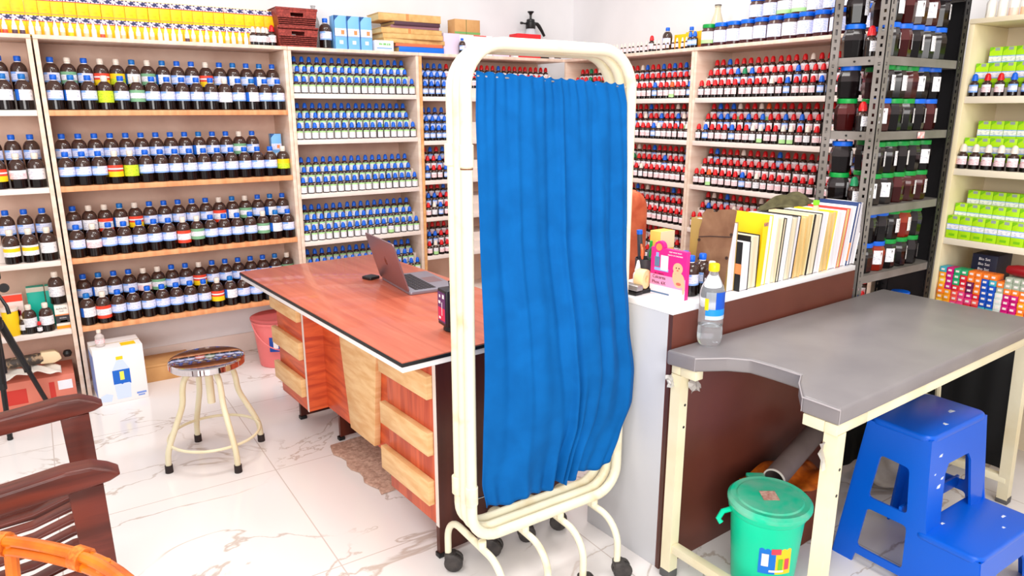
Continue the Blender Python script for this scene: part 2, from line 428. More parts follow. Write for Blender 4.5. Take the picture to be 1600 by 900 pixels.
SHELFW = ['top', 'second', 'third', 'fourth', 'fifth', 'sixth']
# big bottles on A1
rowsA1 = [('agaoybgbaaoababaa'[:16], 'abalagaaaaawabaa'), ('aaaaaaaaabaaga', 'aaaolaaaaaaaaaay'),
          ('awrboaaaaarbgaba', 'apaaaaargaaaagba'), ('abaapgaaoaaaaabg', 'braaaaaaaobaaaaa')]
for si, (bk, fr) in enumerate(rowsA1):
    for row, seq in (('back', bk), ('front', fr)):
        for i, k in enumerate(seq):
            x = .0605 + i*.0736 + rnd.uniform(-.0003, .0003)
            y = .046 if row == 'front' else .135
            z = bigs[si] + (.0005 if row == 'front' else .0885)
            p = uA1.P(x, y, z)
            place(big(k), p, rnd.uniform(-.18, .18) - .12, 'big bottle, %s, %s from left, %s row, %s shelf' % (LABS[k][5].replace('with ', '').replace(' and', ''), ordn(i+1), row, SHELFW[si]),
                  'bottle', 'big amber bottles on the wide wooden shelving unit')
A0r = [('aaa', 'abb'), ('aaa', 'opw'), ('aaa', 'kkw')]
for si, (bk, fr) in enumerate(A0r):
    for row, seq in (('back', bk), ('front', fr)):
        for i, k in enumerate(seq):
            x = .72 - .062 - (2-i)*.079 + (.0 if row == 'front' else -.006)
            y = .048 if row == 'front' else .135
            z = bigs[si] + (.0005 if row == 'front' else .0885)
            place(big(k), uA0.P(x, y, z), rnd.uniform(-.2, .1), 'amber bottle %s, %s row, %s shelf, leftmost unit, %s from divider' % (LABS[k][5].replace('with ', '').replace(' and', ''), row, SHELFW[si], ordn(3-i)),
                  'bottle', 'big amber bottles in the unit at the left edge')
# blue-capped dropper bottles on A2, same kind as on the other units
for si, z in enumerate(smA2):
    for ri, row in enumerate(('front', 'middle', 'back')):
        n = 17 if ri == 0 else 16
        if si == 4 and ri == 0: pass
        for i in range(n):
            x = .044 + i*.0465 + (0 if ri == 0 else .022) + rnd.uniform(-.0015, .0015)
            y = (.022, .067, .113)[ri]; zz = z + (.0005, .0596, .1166)[ri]
            odd = (si == 3 and ri == 0 and i == 12) or (si == 1 and ri == 1 and i == 11)
            lab = 'gr' if odd else 'gw'
            place(('blue_dropper_bottle',) + drop('blue', lab)[1:], uA2.P(x, y, zz), rnd.uniform(-.25, .2), 'blue-capped bottle with %s label, %%s from left, %%s row, %%s shelf behind laptop' % ('lime-green' if odd else 'green-topped') % (ordn(i+1), row, SHELFW[si]),
                  'remedy bottle', 'blue-capped dropper bottles behind the laptop')
# mixed caps on A3, B1, B2
def pick(rr):
    q = rr.random()
    if q < .78: return ('red', 'pk')
    if q < .91: return ('blue', 'bl')
    if q < .975: return ('white', 'wh' if rr.random() < .6 else 'gr')
    if q < .99: return ('green', 'pk')
    return ('orange', 'gr')
CW = dict(red='red-capped', blue='blue-capped', white='white-capped', green='green-capped', orange='orange-capped', teal='teal-capped')
LW = dict(pk='pink label', bl='blue-white label', wh='white label', gr='green-white label', gw='green-topped label')
rb = random.Random(21)
def rows(unit, zs, nmax, x0, step, where, group, first, keep):
    for si, z in enumerate(zs):
        for ri, row in enumerate(('front', 'middle', 'back')):
            for i in range(nmax - (1 if ri else 0)):
                x = x0 + i*step + (0 if ri == 0 else step/2) + rb.uniform(-.002, .002)
                y = (.022, .067, .113)[ri]; zz = z + (.0005, .0596, .1166)[ri]
                cap, lab = first(si, ri, i) or pick(rb)
                if not keep(si, ri, i, x): continue
                P = unit.P(x, y, zz); rz = unit.rz + rb.uniform(-.25, .25)
                if keep(si, ri, i, x) == 2:
                    STUFF.append((cap, lab, P, rz)); continue
                place(drop(cap, lab), P, rz, '%s bottle with %s, %s from left, %s row, %s shelf, %s' % (CW[cap], LW[lab], ordn(i+1), row, SHELFW[si], where), 'dropper bottle', group)
STUFF = []
rows(uB2, smB[:5], 24, .052, .0485, 'unit beside steel rack', 'dropper bottles on the unit beside the steel rack', lambda a, b, c: None, lambda si, ri, i, x: (1 if x < .87 and si < 4 else 2) if x < 1.17 else 0)
rows(uB1, smB[:5], 25, .05, .0478, 'unit beside screen', 'dropper bottles on the unit beside the folding screen', lambda a, b, c: None, lambda si, ri, i, x: (1 if x > 1.0 and si < 4 else 2) if (x > .52 or si == 0) else 0)
rows(uA3, smA3[:5], 24, .05, .046, 'corner unit', 'dropper bottles in the corner unit', lambda a, b, c: (('blue', 'bl') if (a < 2 and c < 4) else None), lambda si, ri, i, x: 2 if ((si == 0 and ri > 0) or x < .26) else 0)
# the countless rest as one object
def bake_stuff():
    mats = []; idx = {}
    bm = bmesh.new()
    for cap, lab, P, rz in STUFF:
        T = drop(cap, lab)
        for me, off in ((T[1], 0), (T[2][0][1], .0675), (T[2][1][1], 0)):
            mp = []
            for m in me.materials:
                if m.name not in idx: idx[m.name] = len(mats); mats.append(m)
                mp.append(idx[m.name])
            M = Matrix.Translation(P + Vector((0, 0, off))) @ Matrix.Rotation(rz, 4, 'Z')
            vs = [bm.verts.new(M @ v.co) for v in me.vertices]
            for p in me.polygons:
                f = bm.faces.new([vs[k] for k in p.vertices]); f.smooth = True; f.material_index = mp[p.material_index]
    me = bpy.data.meshes.new('dropper_bottles'); bm.to_mesh(me); bm.free()
    for m in mats: me.materials.append(m)
    me.set_sharp_from_angle(angle=R(35))
    o = bpy.data.objects.new('dropper_bottles', me); COL.objects.link(o)
    tag(o, 'massed red-capped and blue-capped dropper bottles on the shelves either side of the screen', 'dropper bottles', kind='stuff')
bake_stuff()

# ---------------- things on top of the units ----------------
TOP = 1.8705
def carton_mesh(w_, d_, h_, bands, mats, key, name='carton', front=None):
    def f():
        m = MB(); z = 0
        m.box(-w_/2, w_/2, -d_/2, d_/2, 0, h_, 0, .0012)
        for z0, z1, mi in bands: m.box(-w_/2-.0004, w_/2+.0004, -d_/2-.0006, -d_/2+.001, h_*z0, h_*z1, mi)
        return m.mesh(name, mats)
    return cached('carton'+key, f)
ymat = noisy('yellow_carton_print', (255, 214, 0), (250, 196, 6), (60, 60, 60), .45)
ybandm = print_mat('yellow_carton_title', (40, 44, 96), (230, 214, 230), 70, 60, .44)
ybm = lambda: ('medicine_carton', carton_mesh(.0535, .06, .0985, [(.74, .98, 1), (.70, .74, 2), (.06, .10, 3)], [ymat, ybandm, p_red, p_orange], 'yel'), [])
n = 0
for lay in range(2):
    for i in range(29):
        x = -.30 + i*.0546
        place(ybm(), (x, YA + .135 + rnd.uniform(-.003, .003), TOP + lay*.0988), rnd.uniform(-.02, .02), 'yellow medicine carton, %s from left, %s layer of the row above big amber bottles' % (ordn(i+1), ('lower', 'upper')[lay]),
              'carton', 'yellow medicine cartons along the top of the shelving')
seq = 'wrrddwopwoywowrowowowowwwwdowowwowowow'
for i in range(38):
    k = seq[i % len(seq)]
    x = -.10 + i*.0335 + rnd.uniform(-.004, .004)
    if x > 1.16: break
    place(nozzle_tree(k), (x, YA + .035 + rnd.uniform(-.006, .01), TOP), 0, 'small %s squeeze bottle with white nozzle, %s from left before yellow cartons' % ({'w': 'milky', 'o': 'peach-coloured', 'r': 'red', 'y': 'yellow', 'd': 'dark', 'p': 'pale pink'}[k], ordn(i+1)),
          'squeeze bottle', 'squeeze bottles in front of the yellow cartons', scale=.86)
for i, (x, y) in enumerate([(1.115, .03), (1.145, .035), (1.172, .03), (1.195, .055), (1.16, .07)]):
    place(drop('white', 'wh' if i % 2 else 'pk'), (x, YA + y, TOP), 0, 'white-capped amber dropper bottle, %s of the cluster left of the brown baskets' % ordn(i+1), 'dropper bottle', 'dropper bottles beside the brown baskets')
place(drop('red', 'pk'), (1.222, YA + .04, TOP), 0, 'red-capped amber dropper bottle standing against the two brown plastic baskets', 'dropper bottle', scale=1.15)

# brown woven plastic baskets
def basket(z, label, h=.105, sc=1):
    bm_ = noisy('brown_basket_plastic', (168, 66, 56), (132, 46, 40), (90, 90, 90), .5, lo=.4, hi=.55)
    t = thing('storage_basket', label, 'basket', (1.362, YA + .085, z), 0)
    def wall(hole):
        m = MB(); a, b = .105, .118; d, e = .075, .085
        n = 4
        for s_ in (-1, 1):
            # long sides with a handle slot: built from strips round the slot
            for x0, x1, z0, z1 in ((-1, 1, 0, .58), (-1, -.33, .58, .80), (.33, 1, .58, .80), (-1, 1, .80, 1)):
                def q(xx, zz): 
                    k = a + (b-a)*zz; return (xx*k, s_*(d + (e-d)*zz), zz*h)
                def qi(xx, zz):
                    k = a + (b-a)*zz; return (xx*k*.98, s_*(d + (e-d)*zz - .004), zz*h)
                vs = [q(x0, z0), q(x1, z0), q(x1, z1), q(x0, z1), qi(x0, z0), qi(x1, z0), qi(x1, z1), qi(x0, z1)]
                m._add(vs, [(0, 1, 2, 3), (7, 6, 5, 4), (0, 4, 5, 1), (3, 2, 6, 7), (1, 5, 6, 2), (0, 3, 7, 4)], 0, None, False)
            vs = [(s_*a, -d, 0), (s_*a, d, 0), (s_*b, e, h), (s_*b, -e, h), (s_*(a-.004), -d, 0), (s_*(a-.004), d, 0), (s_*(b-.004), e, h), (s_*(b-.004), -e, h)]
            m._add(vs, [(0, 1, 2, 3), (7, 6, 5, 4), (3, 2, 6, 7)], 0, None, False)
        m.box(-a, a, -d, d, 0, .003)
        bmesh.ops.recalc_face_normals(m.bm, faces=m.bm.faces)
        return m
    wall(True).build('basket_body', bm_, t)
    m = MB(); m.tube([(-.118, -.085, h), (.118, -.085, h), (.118, .085, h), (-.118, .085, h)], .0045, 8, closed=True); m.build('rim', bm_, t)
    m = MB()
    for i in range(9):
        for j in range(4):
            zz = .012 + i*.0105
            if zz < h-.008 and not (.55*h < zz < .82*h):
                k = .104 + .012*zz/h
                m.box(-k, k, -.0765-.009*zz/h-.0015, -.0765-.009*zz/h, zz-.002, zz+.002)
    m.build('weave_ribs', bm_, t)
    if z > TOP + .05:
        MB().box(-.120, .120, -.087, .087, h+.0045, h+.0085, bev=.002).build('lid', bm_, t)
    return t
basket(TOP, 'brown woven plastic basket with handle slot, lower of two stacked')
basket(TOP + .111, 'brown woven plastic basket with lid, upper of two stacked', .092)

# tall clear glass bottle and amber bottle beside the baskets
m = MB().lathe([(.028, 0), (.034, .004), (.034, .13), (.030, .165), (.0135, .21), (.0125, .245), (.016, .247), (.016, .253), (.0125, .253)], 20)
tag(m.build('glass_bottle', mat('smoky_glass', (200, 196, 196), .05, trans=.85), None, (1.515, YA + .17, TOP)), 'tall empty clear glass bottle behind the brown baskets', 'bottle')
place(big('a'), (1.540, YA + .05, TOP), 0, 'big amber bottle with white cap beside the brown baskets on top', 'bottle')
place(big('g'), (1.487, YA + .235, TOP), 0, 'amber bottle with green label standing behind the brown baskets', 'bottle')
# blue cartons
lb = mat('sky_blue_carton', (120, 184, 240), .45); nb = mat('dark_blue_carton_edge', (30, 84, 150), .45)
def blue_carton():
    def f():
        m = MB(); w_, d_, h_ = .076, .075, .19
        m.box(-w_/2, w_/2, -d_/2, d_/2, 0, h_, 0, .0015)
        fy = -d_/2 - .0006
        m.prism([(-w_/2, .155), (-w_/2, h_), (-w_/2+.03, h_), (-w_/2+.006, .165)], fy, fy+.001, 'y', 1)
        m.box(-w_/2, w_/2, fy, fy+.001, .075, .118, 2); m.box(-w_/2, w_/2, fy, fy+.001, .068, .075, 3)
        m.box(.004, .024, fy-.0003, fy, .084, .108, 4); m.box(-.008, .014, fy, fy+.001, .03, .05, 5)
        m.box(-w_/2-.0003, -w_/2+.003, fy, fy+.001, 0, h_, 1)
        return m.mesh('blue_carton', [lb, nb, p_lav, p_sky, p_orange, paper])
    return ('medicine_carton', cached('bluecarton', f), [])
for i in range(3):
    place(blue_carton(), (1.622 + i*.081, YA + .055, TOP), 0, 'sky blue carton, %s of three between brown baskets and book stack' % ('left', 'middle', 'right')[i], 'carton', 'sky blue cartons in a row')
place(blue_carton(), uA1.P(1.155, .15, bigs[1] + .0885), -.1, 'sky blue carton at right end of the second shelf among amber bottles', 'carton', scale=.8)
m = MB().box(-.062, .062, -.05, .05, 0, .062, 0, .002); m.box(-.035, .04, -.0508, -.05, .034, .046, 1); m.box(-.05, .05, -.0508, -.05, .012, .02, 2)
b_ = m.build('medicine_carton', [paper, print_mat('green_print_lines', (120, 190, 110), (240, 245, 240), 200, 60), p_sky], None, (1.897, YA + .058, TOP)); tag(b_, 'low white carton with green print below the book stack', 'carton')

# lying books
def lying_book(name, x0, x1, y0, y1, z, h, cover, pg, label, rz=0, band=None):
    cx, cy = (x0+x1)/2, (y0+y1)/2; a, b = (x1-x0)/2, (y1-y0)/2
    t = thing(name, label, 'book', (cx, cy, z), rz, None)
    m = MB(); c = min(.004, h*.16)
    m.box(-a, a, -b, b, 0, c, 0, .0008); m.box(-a, a, -b, b, h-c, h, 0, .0008); m.box(-a, a, -b, -b+.003, .0005, h-.0005, 0, .001)
    if band: m.box(band[0], band[0]+.02, -b-.0006, -b+.001, c, h, 1)
    m.build('cover', [cover, p_orange], t)
    MB().box(-a+.004, a-.004, -b+.0035, b-.004, c+.0002, h-c-.0002).build('pages', pages_y if pg == 'y' else pages_w, t)
    return t
oldc = noisy('old_buff_binding', (226, 184, 120), (206, 160, 96), (20, 20, 20), .7)
purp = mat('dull_purple_binding', (84, 52, 66), .6); bluec = mat('bright_blue_binding', (16, 110, 220), .4); redc = mat('orange_red_binding', (224, 110, 70), .6)
ST = [(2.00, 2.325, .035, bluec, 'y', 'bright blue book at the bottom of the stack on top'), (1.99, 2.32, .018, redc, 'y', 'thin orange-red book second from bottom of the stack'),
      (1.90, 2.34, .026, oldc, 'y', 'buff book above the thin orange-red one in the stack'), (1.905, 2.32, .030, oldc, 'y', 'thick buff book in middle of the stack, fourth from bottom'),
      (1.89, 2.315, .032, oldc, 'y', 'buff book with orange band just under the purple ones'), (1.96, 2.30, .018, mat('mauve_binding', (150, 104, 116), .6), 'y', 'mauve book under the dark purple one in the stack'),
      (1.975, 2.30, .022, purp, 'y', 'dark purple book near the top of the stack'), (1.885, 2.31, .045, oldc, 'y', 'thick old buff book on top of the stack')]
z = TOP
for i, (x0, x1, h, c, pg, lb_) in enumerate(ST):
    lying_book('book', x0 - .0, x1, YA + .03 + (i % 3)*.006, YA + .24, z, h, c, pg, lb_, (.03, -.02, .05, -.03, .02, 0, .03, -.04)[i], (-.03,) if i in (4, 7) else None); z += h + .0006

# boxes further right on the corner unit
def simple_box(label, x, y, z, w_, d_, h_, mats, deco=None, rz=0, cat='box', name='cardboard_box', grp=None):
    m = MB().box(-w_/2, w_/2, -d_/2, d_/2, 0, h_, 0, .002)
    for q in (deco or []): m.box(q[0], q[1], -d_/2-.0007, -d_/2+.001, q[2], q[3], q[4])
    return tag(m.build(name, mats, None, (x, y, z), (0, 0, rz)), label, cat, grp)
lilac = mat('lilac_white_carton', (226, 208, 230), .5)
simple_box('lilac white carton with white cap bottle before it, right of book stack', 2.40, YA + .12, TOP, .12, .12, .135, [lilac])
simple_box('white carton with red logo patches under the folding screen top, left part', 2.60, YA + .14, TOP, .26, .12, .135, [paper, p_red, p_navy], [(-.08, -.055, .02, .04, 1), (.0, .05, .03, .07, 2), (-.02, .08, .128, .134, 1)])
simple_box('wide white carton with pale grey print seen through the screen top', 2.80, YA + .13, TOP, .13, .12, .125, [lilac, p_sky], [(-.05, .05, .03, .06, 1)])
kt = thing('cardboard_box', 'pair of kraft carton halves with green base stripe, on the white carton', 'box', (2.54, YA + .135, TOP + .1362))
MB().box(-.1, .095, -.05, .05, 0, .095, bev=.002).build('carton_body', kraft, kt)
MB().box(-.1005, .0955, -.0508, -.0496, .003, .016).build('green_stripe', mat('leaf_green_print', (120, 170, 96), .6), kt)
MB().box(-.014, -.011, -.0512, -.0502, .0, .094).build('seam', mat('green_seam', (70, 110, 60), .6), kt)
place(big('a'), (2.465, YA + .035, TOP), 0, 'small blue-capped amber bottle in front of lilac carton, left of screen', 'bottle', scale=.62)
simple_box('red and white carton under the black pressure sprayer', 3.03, YA + .12, TOP, .2, .11, .165, [mat('bright_red_carton', (226, 30, 40), .45), paper, p_black], [(-.02, .02, .03, .08, 1), (.03, .07, .03, .08, 1), (.02, .09, .10, .12, 1)])
simple_box('small black box beside the red and white carton', 3.17, YA + .10, TOP, .06, .08, .03, [black_pl])
lying = simple_box('small red and white carton with beige side seen under screen top bar', 2.905, YA + .07, TOP, .035, .05, .06, [paper, p_red])
# pressure sprayer
t = thing('pressure_sprayer', 'black and clear hand pressure sprayer standing above the red carton', 'sprayer', (3.165, YA + .245, TOP))
MB().lathe([(.05, 0), (.058, .005), (.06, .08), (.052, .16), (.034, .205), (.030, .225)], 24).build('tank', mat('frosted_tank', (232, 236, 244), .3, trans=.3), t)
MB().lathe([(.034, .222), (.036, .226), (.036, .268), (.03, .272), (.03, .285), (.022, .29), (0, .29)], 20).build('sprayer_head', black_pl, t)
m = MB().lathe([(.008, .285), (.008, .32)], 10); m.lathe([(.010, .318), (.012, .326), (.024, .338), (.024, .343), (0, .343)], 16); m.build('pump_knob', black_pl, t)
m = MB().tube([(-.03, 0, .255), (-.075, .0, .258)], .006, 8); m.tube([(-.073, 0, .258), (-.088, 0, .258)], .009, 10); m.build('nozzle', black_pl, t)
m = MB().tube([(.03, 0, .262), (.06, 0, .258), (.075, 0, .245), (.10, 0, .215), (.125, 0, .178)], [.010, .013, .014, .012, .010], 10); m.build('trigger_handle', black_pl, t)
simple_box('dark grey knob-topped round tin near the sprayer', 3.07, YA + .21, TOP + .0, .03, .03, .17, [mat('grey_tin', (90, 84, 84), .4)], name='tin')
simple_box('flat black and white calculator box beyond the screen top bar', 3.24, YA + .06, TOP, .07, .1, .022, [paper, p_black], [(-.03, .03, .004, .016, 1)])

# things on B1 top: small vials etc.
for i in range(30):
    y = 4.22 - i*.0385
    place(vial_tree('white'), (XB + .035 + (i % 2)*.006, y, TOP), -math.pi/2, 'tiny white-capped vial, %s from the room corner on top of screen-side unit' % ordn(i+1), 'vial', 'tiny vials along the top of the unit beside the screen')
for i, y in enumerate((3.112, 3.078)):
    place(drop('blue', 'bl'), (XB + .035, y, TOP), -math.pi/2, 'blue-capped dropper bottle on top, %s of two before green-capped jar' % ('left', 'right')[i], 'dropper bottle', scale=.95)
for i, (x, y) in enumerate(((XB + .12, 3.385), (XB + .21, 3.27))):
    place(big('a'), (x, y, TOP), -math.pi/2, 'blue-capped amber bottle, %s of two by yellow cartons on top' % ('left', 'right')[i], 'bottle', scale=.85)
place(drop('red', 'pk'), (XB + .04, 3.44, TOP), -math.pi/2, 'red-capped dropper bottle among tiny vials on top of screen-side unit', 'dropper bottle')
for i, (y, a) in enumerate(((3.30, .1), (3.155, .09), (3.06, .08))):
    simple_box('deep yellow carton, %s of three behind the vials near milk bottle' % ('left', 'middle', 'right')[i], XB + .12 + (.06 if i == 0 else 0), y, TOP, a, .07, .10, [mat('deep_yellow_carton', (250, 190, 10), .45), p_orange], [(-a/2, a/2, .005, .02, 1)], -math.pi/2, 'carton', 'medicine_carton')
m = MB().lathe([(.034, 0), (.04, .004), (.04, .11), (.036, .15), (.018, .205), (.016, .232), (.019, .236), (.019, .243), (.0, .243)], 20)
gb = tag(m.build('glass_bottle', mat('milky_glass', (238, 226, 196), .12, trans=.35), None, (XB + .185, 3.05, TOP)), 'tall milky glass bottle with dark rim above the red-capped droppers', 'bottle')
MB().lathe([(.0195, .240), (.0198, .247), (0, .2475)], 16).build('rim_cap', mat('dark_rim', (90, 80, 76), .5), gb)
# wide jars on B2 top
def wide_jar(lid, lab):
    def body():
        r = .043
        return MB().lathe([(r*.9, 0, 1), (r, .004, 1), (r, .05, 1), (r, .078, 0), (r*.95, .090, 0), (r*.84, .098, 0), (r*.84, .103, 0)], 20).mesh('wide_jar', [mat('jar_glass_b', (88, 62, 58), .1), mat('jar_syrup_m', (64, 26, 30), .12)])
    def l(): return MB().lathe([(.0385, 0), (.039, .002), (.039, .019), (.037, .021), (0, .021)], 24).mesh('lid', mat('blue_jar_lid', (6, 100, 222), .35) if lid == 'blue' else mat('green_jar_lid', (8, 150, 62), .35))
    def pl(): 
        d = {'l': ([(1, 0)], [p_lav]), 'g': ([(.3, 1), (.7, 0)], [p_white, p_lgreen]), 'w': ([(1, 0)], [p_white])}[lab]
        return MB().arc_label(.0434, .018, .082, R(80), d[0], 12).mesh('paper_label', d[1])
    return ('syrup_jar', cached('wjar', body), [('lid', cached('wjl'+lid, l), [], (0, 0, .102)), ('paper_label', cached('wjp'+lab, pl), [])])
ls = 'gllwllwlllwl'
for i in range(12):
    lid = 'green' if i == 0 else 'blue'
    place(wide_jar(lid, ls[i]), (XB + .05, 2.985 - i*.0905, TOP), -math.pi/2 + rnd.uniform(-.2, .1), 'wide %s-lidded syrup jar, %s from left in the front row on top' % (lid, ordn(i+1)), 'jar', 'wide syrup jars on top of the unit')
ls2 = 'llggwlwl'
for i in range(8):
    place(wide_jar('blue', 'w'), (XB + .15, 2.74 - i*.0905, TOP), -math.pi/2, 'wide blue-lidded syrup jar in the hidden lower back row, %s from left' % ordn(i+1), 'jar', 'wide syrup jars on top of the unit')
    place(wide_jar('blue', ls2[i]), (XB + .145, 2.735 - i*.0905, TOP + .1236), -math.pi/2 + rnd.uniform(-.1, .1), 'wide syrup jar stacked in the upper tier on top, %s from left' % ordn(i+1), 'jar', 'wide syrup jars on top of the unit')
for i, (y) in enumerate((2.98, 2.86, 2.80)):
    place(big('a'), (XB + .20, y, TOP), -math.pi/2, 'blue-capped amber bottle, %s of three behind the front row of wide jars' % ('left', 'middle', 'right')[i], 'bottle', scale=.86)

# ---------------- unit A0, lower shelves ----------------
zz = .3926
def w0(x, y, z): return (x, YA + y, z)
simple_box('white carton with red top and dark red oval on fourth shelf behind tripod', -.195, YA + .11, zz, .085, .06, .20, [mat('pinkish_white_carton', (240, 214, 206), .5), p_red, mat('wine_red', (170, 20, 60), .5)],
           [(-.0425, .0425, .165, .2, 1), (-.028, .028, .09, .115, 2), (-.022, .022, .084, .121, 2)], 0, 'carton', 'medicine_carton')
teal = mat('teal_carton', (20, 196, 172), .45)
for i, x in enumerate((-.095, -.012)):
    simple_box('teal and white carton, %s of two at back of the fourth shelf' % ('left', 'right')[i], x, YA + .17, zz, .078, .06, .215, [teal, mat('beige_carton_top', (232, 220, 200), .5)], [(-.039, .039, .19, .215, 1)], 0, 'carton', 'medicine_carton')
place(big('w'), w0(.0015, .085, zz + .128), 0, 'cream-capped amber bottle lifted above the black and orange carton', 'bottle')
al = simple_box('black, white and orange carton lettered ALFALFA at the right end of the shelf', .008, YA + .075, zz, .062, .09, .127, [mat('white_carton', (238, 230, 220), .5), mat('charcoal_print', (52, 48, 50), .5), p_orange, mat('bright_orange_print', (250, 150, 20), .5)],
           [(-.031, .031, .03, .072, 1), (-.031, .031, .072, .078, 2), (-.031, .031, .0, .016, 3), (-.012, .02, .035, .045, 3)], 0, 'carton', 'medicine_carton')
text(al, 'ALFALFA', .0125, (.0, -.0462, .108), FY, p_black); text(al, 'TONIC', .007, (.0, -.0462, .094), FY, p_black); text(al, 'GINSENG', .0075, (.002, -.0462, .058), FY, paper)
for i, x in enumerate((-.135, -.062)):
    place(big('w'), w0(x, .035, zz), 0, 'cream-capped amber bottle on fourth shelf, %s of two before teal cartons' % ('left', 'right')[i], 'bottle', scale=.88)
place(drop('red', 'wh'), w0(-.098, .012, zz), 0, 'small red-topped bottle between the two amber bottles on fourth shelf', 'bottle', scale=.62)
jy = MB().lathe([(.034, 0), (.036, .003), (.036, .125), (.033, .13)], 20); jy_ = tag(jy.build('plastic_tub', p_yellow, None, w0(-.215, .04, zz)), 'yellow plastic tub with white top behind the tripod head', 'tub')
MB().lathe([(.038, .13), (.038, .145), (0, .146)], 20).build('lid', cap_white, jy_)
place(big('w'), w0(-.165, .035, zz), 0, 'small cream-capped bottle beside the yellow tub', 'bottle', scale=.55)
m = MB().lathe([(.016, 0), (.018, .002), (.018, .04), (.009, .05), (.009, .056)], 12); tag(m.build('glass_vial', mat('grey_glass', (150, 140, 136), .15), None, w0(-.145, .17, zz + .0)), 'small grey glass vial at the back of the fourth shelf', 'vial')
# floor compartment
pk = mat('salmon_carton', (226, 130, 108), .7)
pc = simple_box('salmon pink shipping carton on the floor under the left unit', -.16, YA + .125, 0, .36, .26, .15, [pk, mat('faded_red_print', (210, 60, 50), .7), paper], [(-.14, -.04, .03, .11, 1), (.06, .085, .03, .12, 1), (.10, .165, .07, .12, 2)])
cl = mat('white_cloth', (232, 222, 212), .8)
m = MB().grid(lambda u, v: (-.16 + u*.30, .0 - .10 + v*.17, .02 + .035*math.sin(u*3)*(1-v*.4) + .008*math.sin(u*21 + v*9)), 24, 12)
cb = m.build('cloth_bag', cl, None, (-.175, YA + .03, .155)); tag(cb, 'crumpled white cloth bag lying on the salmon pink carton', 'bag')
sm = cb.modifiers.new('thickness', 'SOLIDIFY'); sm.thickness = .004; sm.offset = 0
t = thing('patterned_pouch', 'dark patterned soft pouch with beige folded end lying on the cloth bag', 'pouch', (-.16, YA + .07, .238), .1)
MB().lathe([(.0, -.135), (.022, -.13), (.034, -.11), (.036, .03), (.030, .05), (.0, .052)], 18, M=Matrix.Rotation(R(90), 4, 'Y') @ Matrix.Scale(.8, 4, (1, 0, 0))).build('pouch_body', noisy('patterned_sleeve', (70, 60, 54), (170, 140, 110), (34, 34, 34), .5, lo=.5, hi=.62), t)
MB().prism([(.035, -.028), (.10, -.034), (.135, -.018), (.128, .012), (.11, .03), (.045, .034)], -.026, .026, 'y', 0, .006).build('folded_end', mat('pale_straw', (240, 214, 174), .7), t)
MB().lathe([(.0, -.02), (.016, -.016), (.022, 0), (.016, .016), (0, .02)], 12, M=Matrix.Translation((.165, .0, .0))).build('end_knob', black_pl, t)

# ---------------- under A1 ----------------
t = thing('water_carton', 'white cardboard carton printed with a water bottle, on the floor', 'carton', (.222, YA - .085, 0), .05)
MB().box(-.118, .118, -.1, .1, 0, .305, bev=.003).build('carton_body', mat('white_coated_card', (240, 236, 236), .5), t)
m = MB(); fy = -.1012
m.box(-.040, .042, fy, fy+.001, .105, .182, 0); m.prism([(-.040, .182), (.042, .182), (.016, .238), (-.014, .238)], fy, fy+.001, 'y', 1); m.box(-.015, .017, fy-.0003, fy+.001, .238, .256, 2)
m.prism([(-.038, .105), (.040, .105), (.034, .02), (-.032, .02)], fy, fy+.001, 'y', 1); m.prism([(-.040, .105), (-.02, .116), (.0, .100), (.02, .114), (.042, .098), (.042, .12), (-.040, .12)], fy-.0004, fy, 'y', 0); m.box(-.007, .013, fy-.0006, fy, .125, .172, 3); m.prism([(-.11, .02), (-.06, .015), (-.05, .05), (-.08, .062), (-.108, .05)], fy, fy+.001, 'y', 1); m.box(.062, .108, fy, fy+.001, .03, .040, 4); m.box(.068, .100, fy, fy+.001, .018, .025, 4)
m.box(-.1186, -.1175, -.09, .09, .04, .27, 4)
m.build('bottle_print', [p_blue, mat('pale_water_print', (206, 220, 244), .5), p_yellow, mat('lemon_print', (246, 236, 90), .5), mat('soft_blue_print', (120, 150, 220), .5)], t)
m = MB().box(-.118, .118, -.006, .006, .3052, .306, 0); m.box(.02, .09, -.08, -.02, .3052, .3058, 1); m.build('tape', [mat('packing_tape', (214, 196, 172), .35), p_yellow], t)
m = MB().lathe([(.018, 0), (.022, .003), (.022, .055), (.010, .068), (.009, .076)], 14); sb = m.build('plastic_bottle', mat('translucent_bottle', (236, 224, 220), .2, trans=.4), None, (.155, YA - .115, .3065)); tag(sb, 'small clear bottle with pink label standing on the white water carton', 'bottle')
MB().lathe([(.011, .075), (.011, .09), (0, .091)], 12).build('cap', cap_white, sb); MB().arc_label(.0225, .018, .042, R(85), [(1, 0)], 8).build('paper_label', p_pink, sb)
simple_box('low flat brown cardboard box on the floor between carton and stool', .47, YA + .14, 0, .28, .2, .10, [kraft, mat('dark_kraft_band', (190, 140, 86), .8)], [(-.13, .13, .085, .09, 1)])  # thin darker band near the top of the box front
# pink bucket
t = thing('bucket', 'pink plastic bucket with lid and handle on the floor beside desk', 'bucket', (1.095, YA - .02, 0))
pkb = mat('pink_plastic', (240, 124, 124), .35)
MB().lathe([(.108, 0), (.112, .004), (.138, .27), (.146, .272), (.148, .285), (.140, .287), (.134, .275)], 36).build('bucket_body', pkb, t)
MB().lathe([(.136, .284), (.150, .288), (.150, .298), (.14, .303), (.12, .298), (0, .298)], 36).build('lid', mat('dusty_pink_lid', (190, 90, 90), .4), t)
MB().tube([(-.145*math.cos(a), -.147*math.sin(a)-.004, .272 - .15*math.sin(a)) for a in [math.pi*i/16 for i in range(17)]], .0035, 8).build('handle', pkb, t)
st = MB().arc_label(.1325, .11, .20, R(14), [(1, 0)], 8, ang=R(-112)); st.arc_label(.1332, .13, .18, R(6), [(1, 1)], 4, ang=R(-110)); st.build('sticker', [mat('deep_blue_sticker', (20, 70, 160), .4), paper], t)

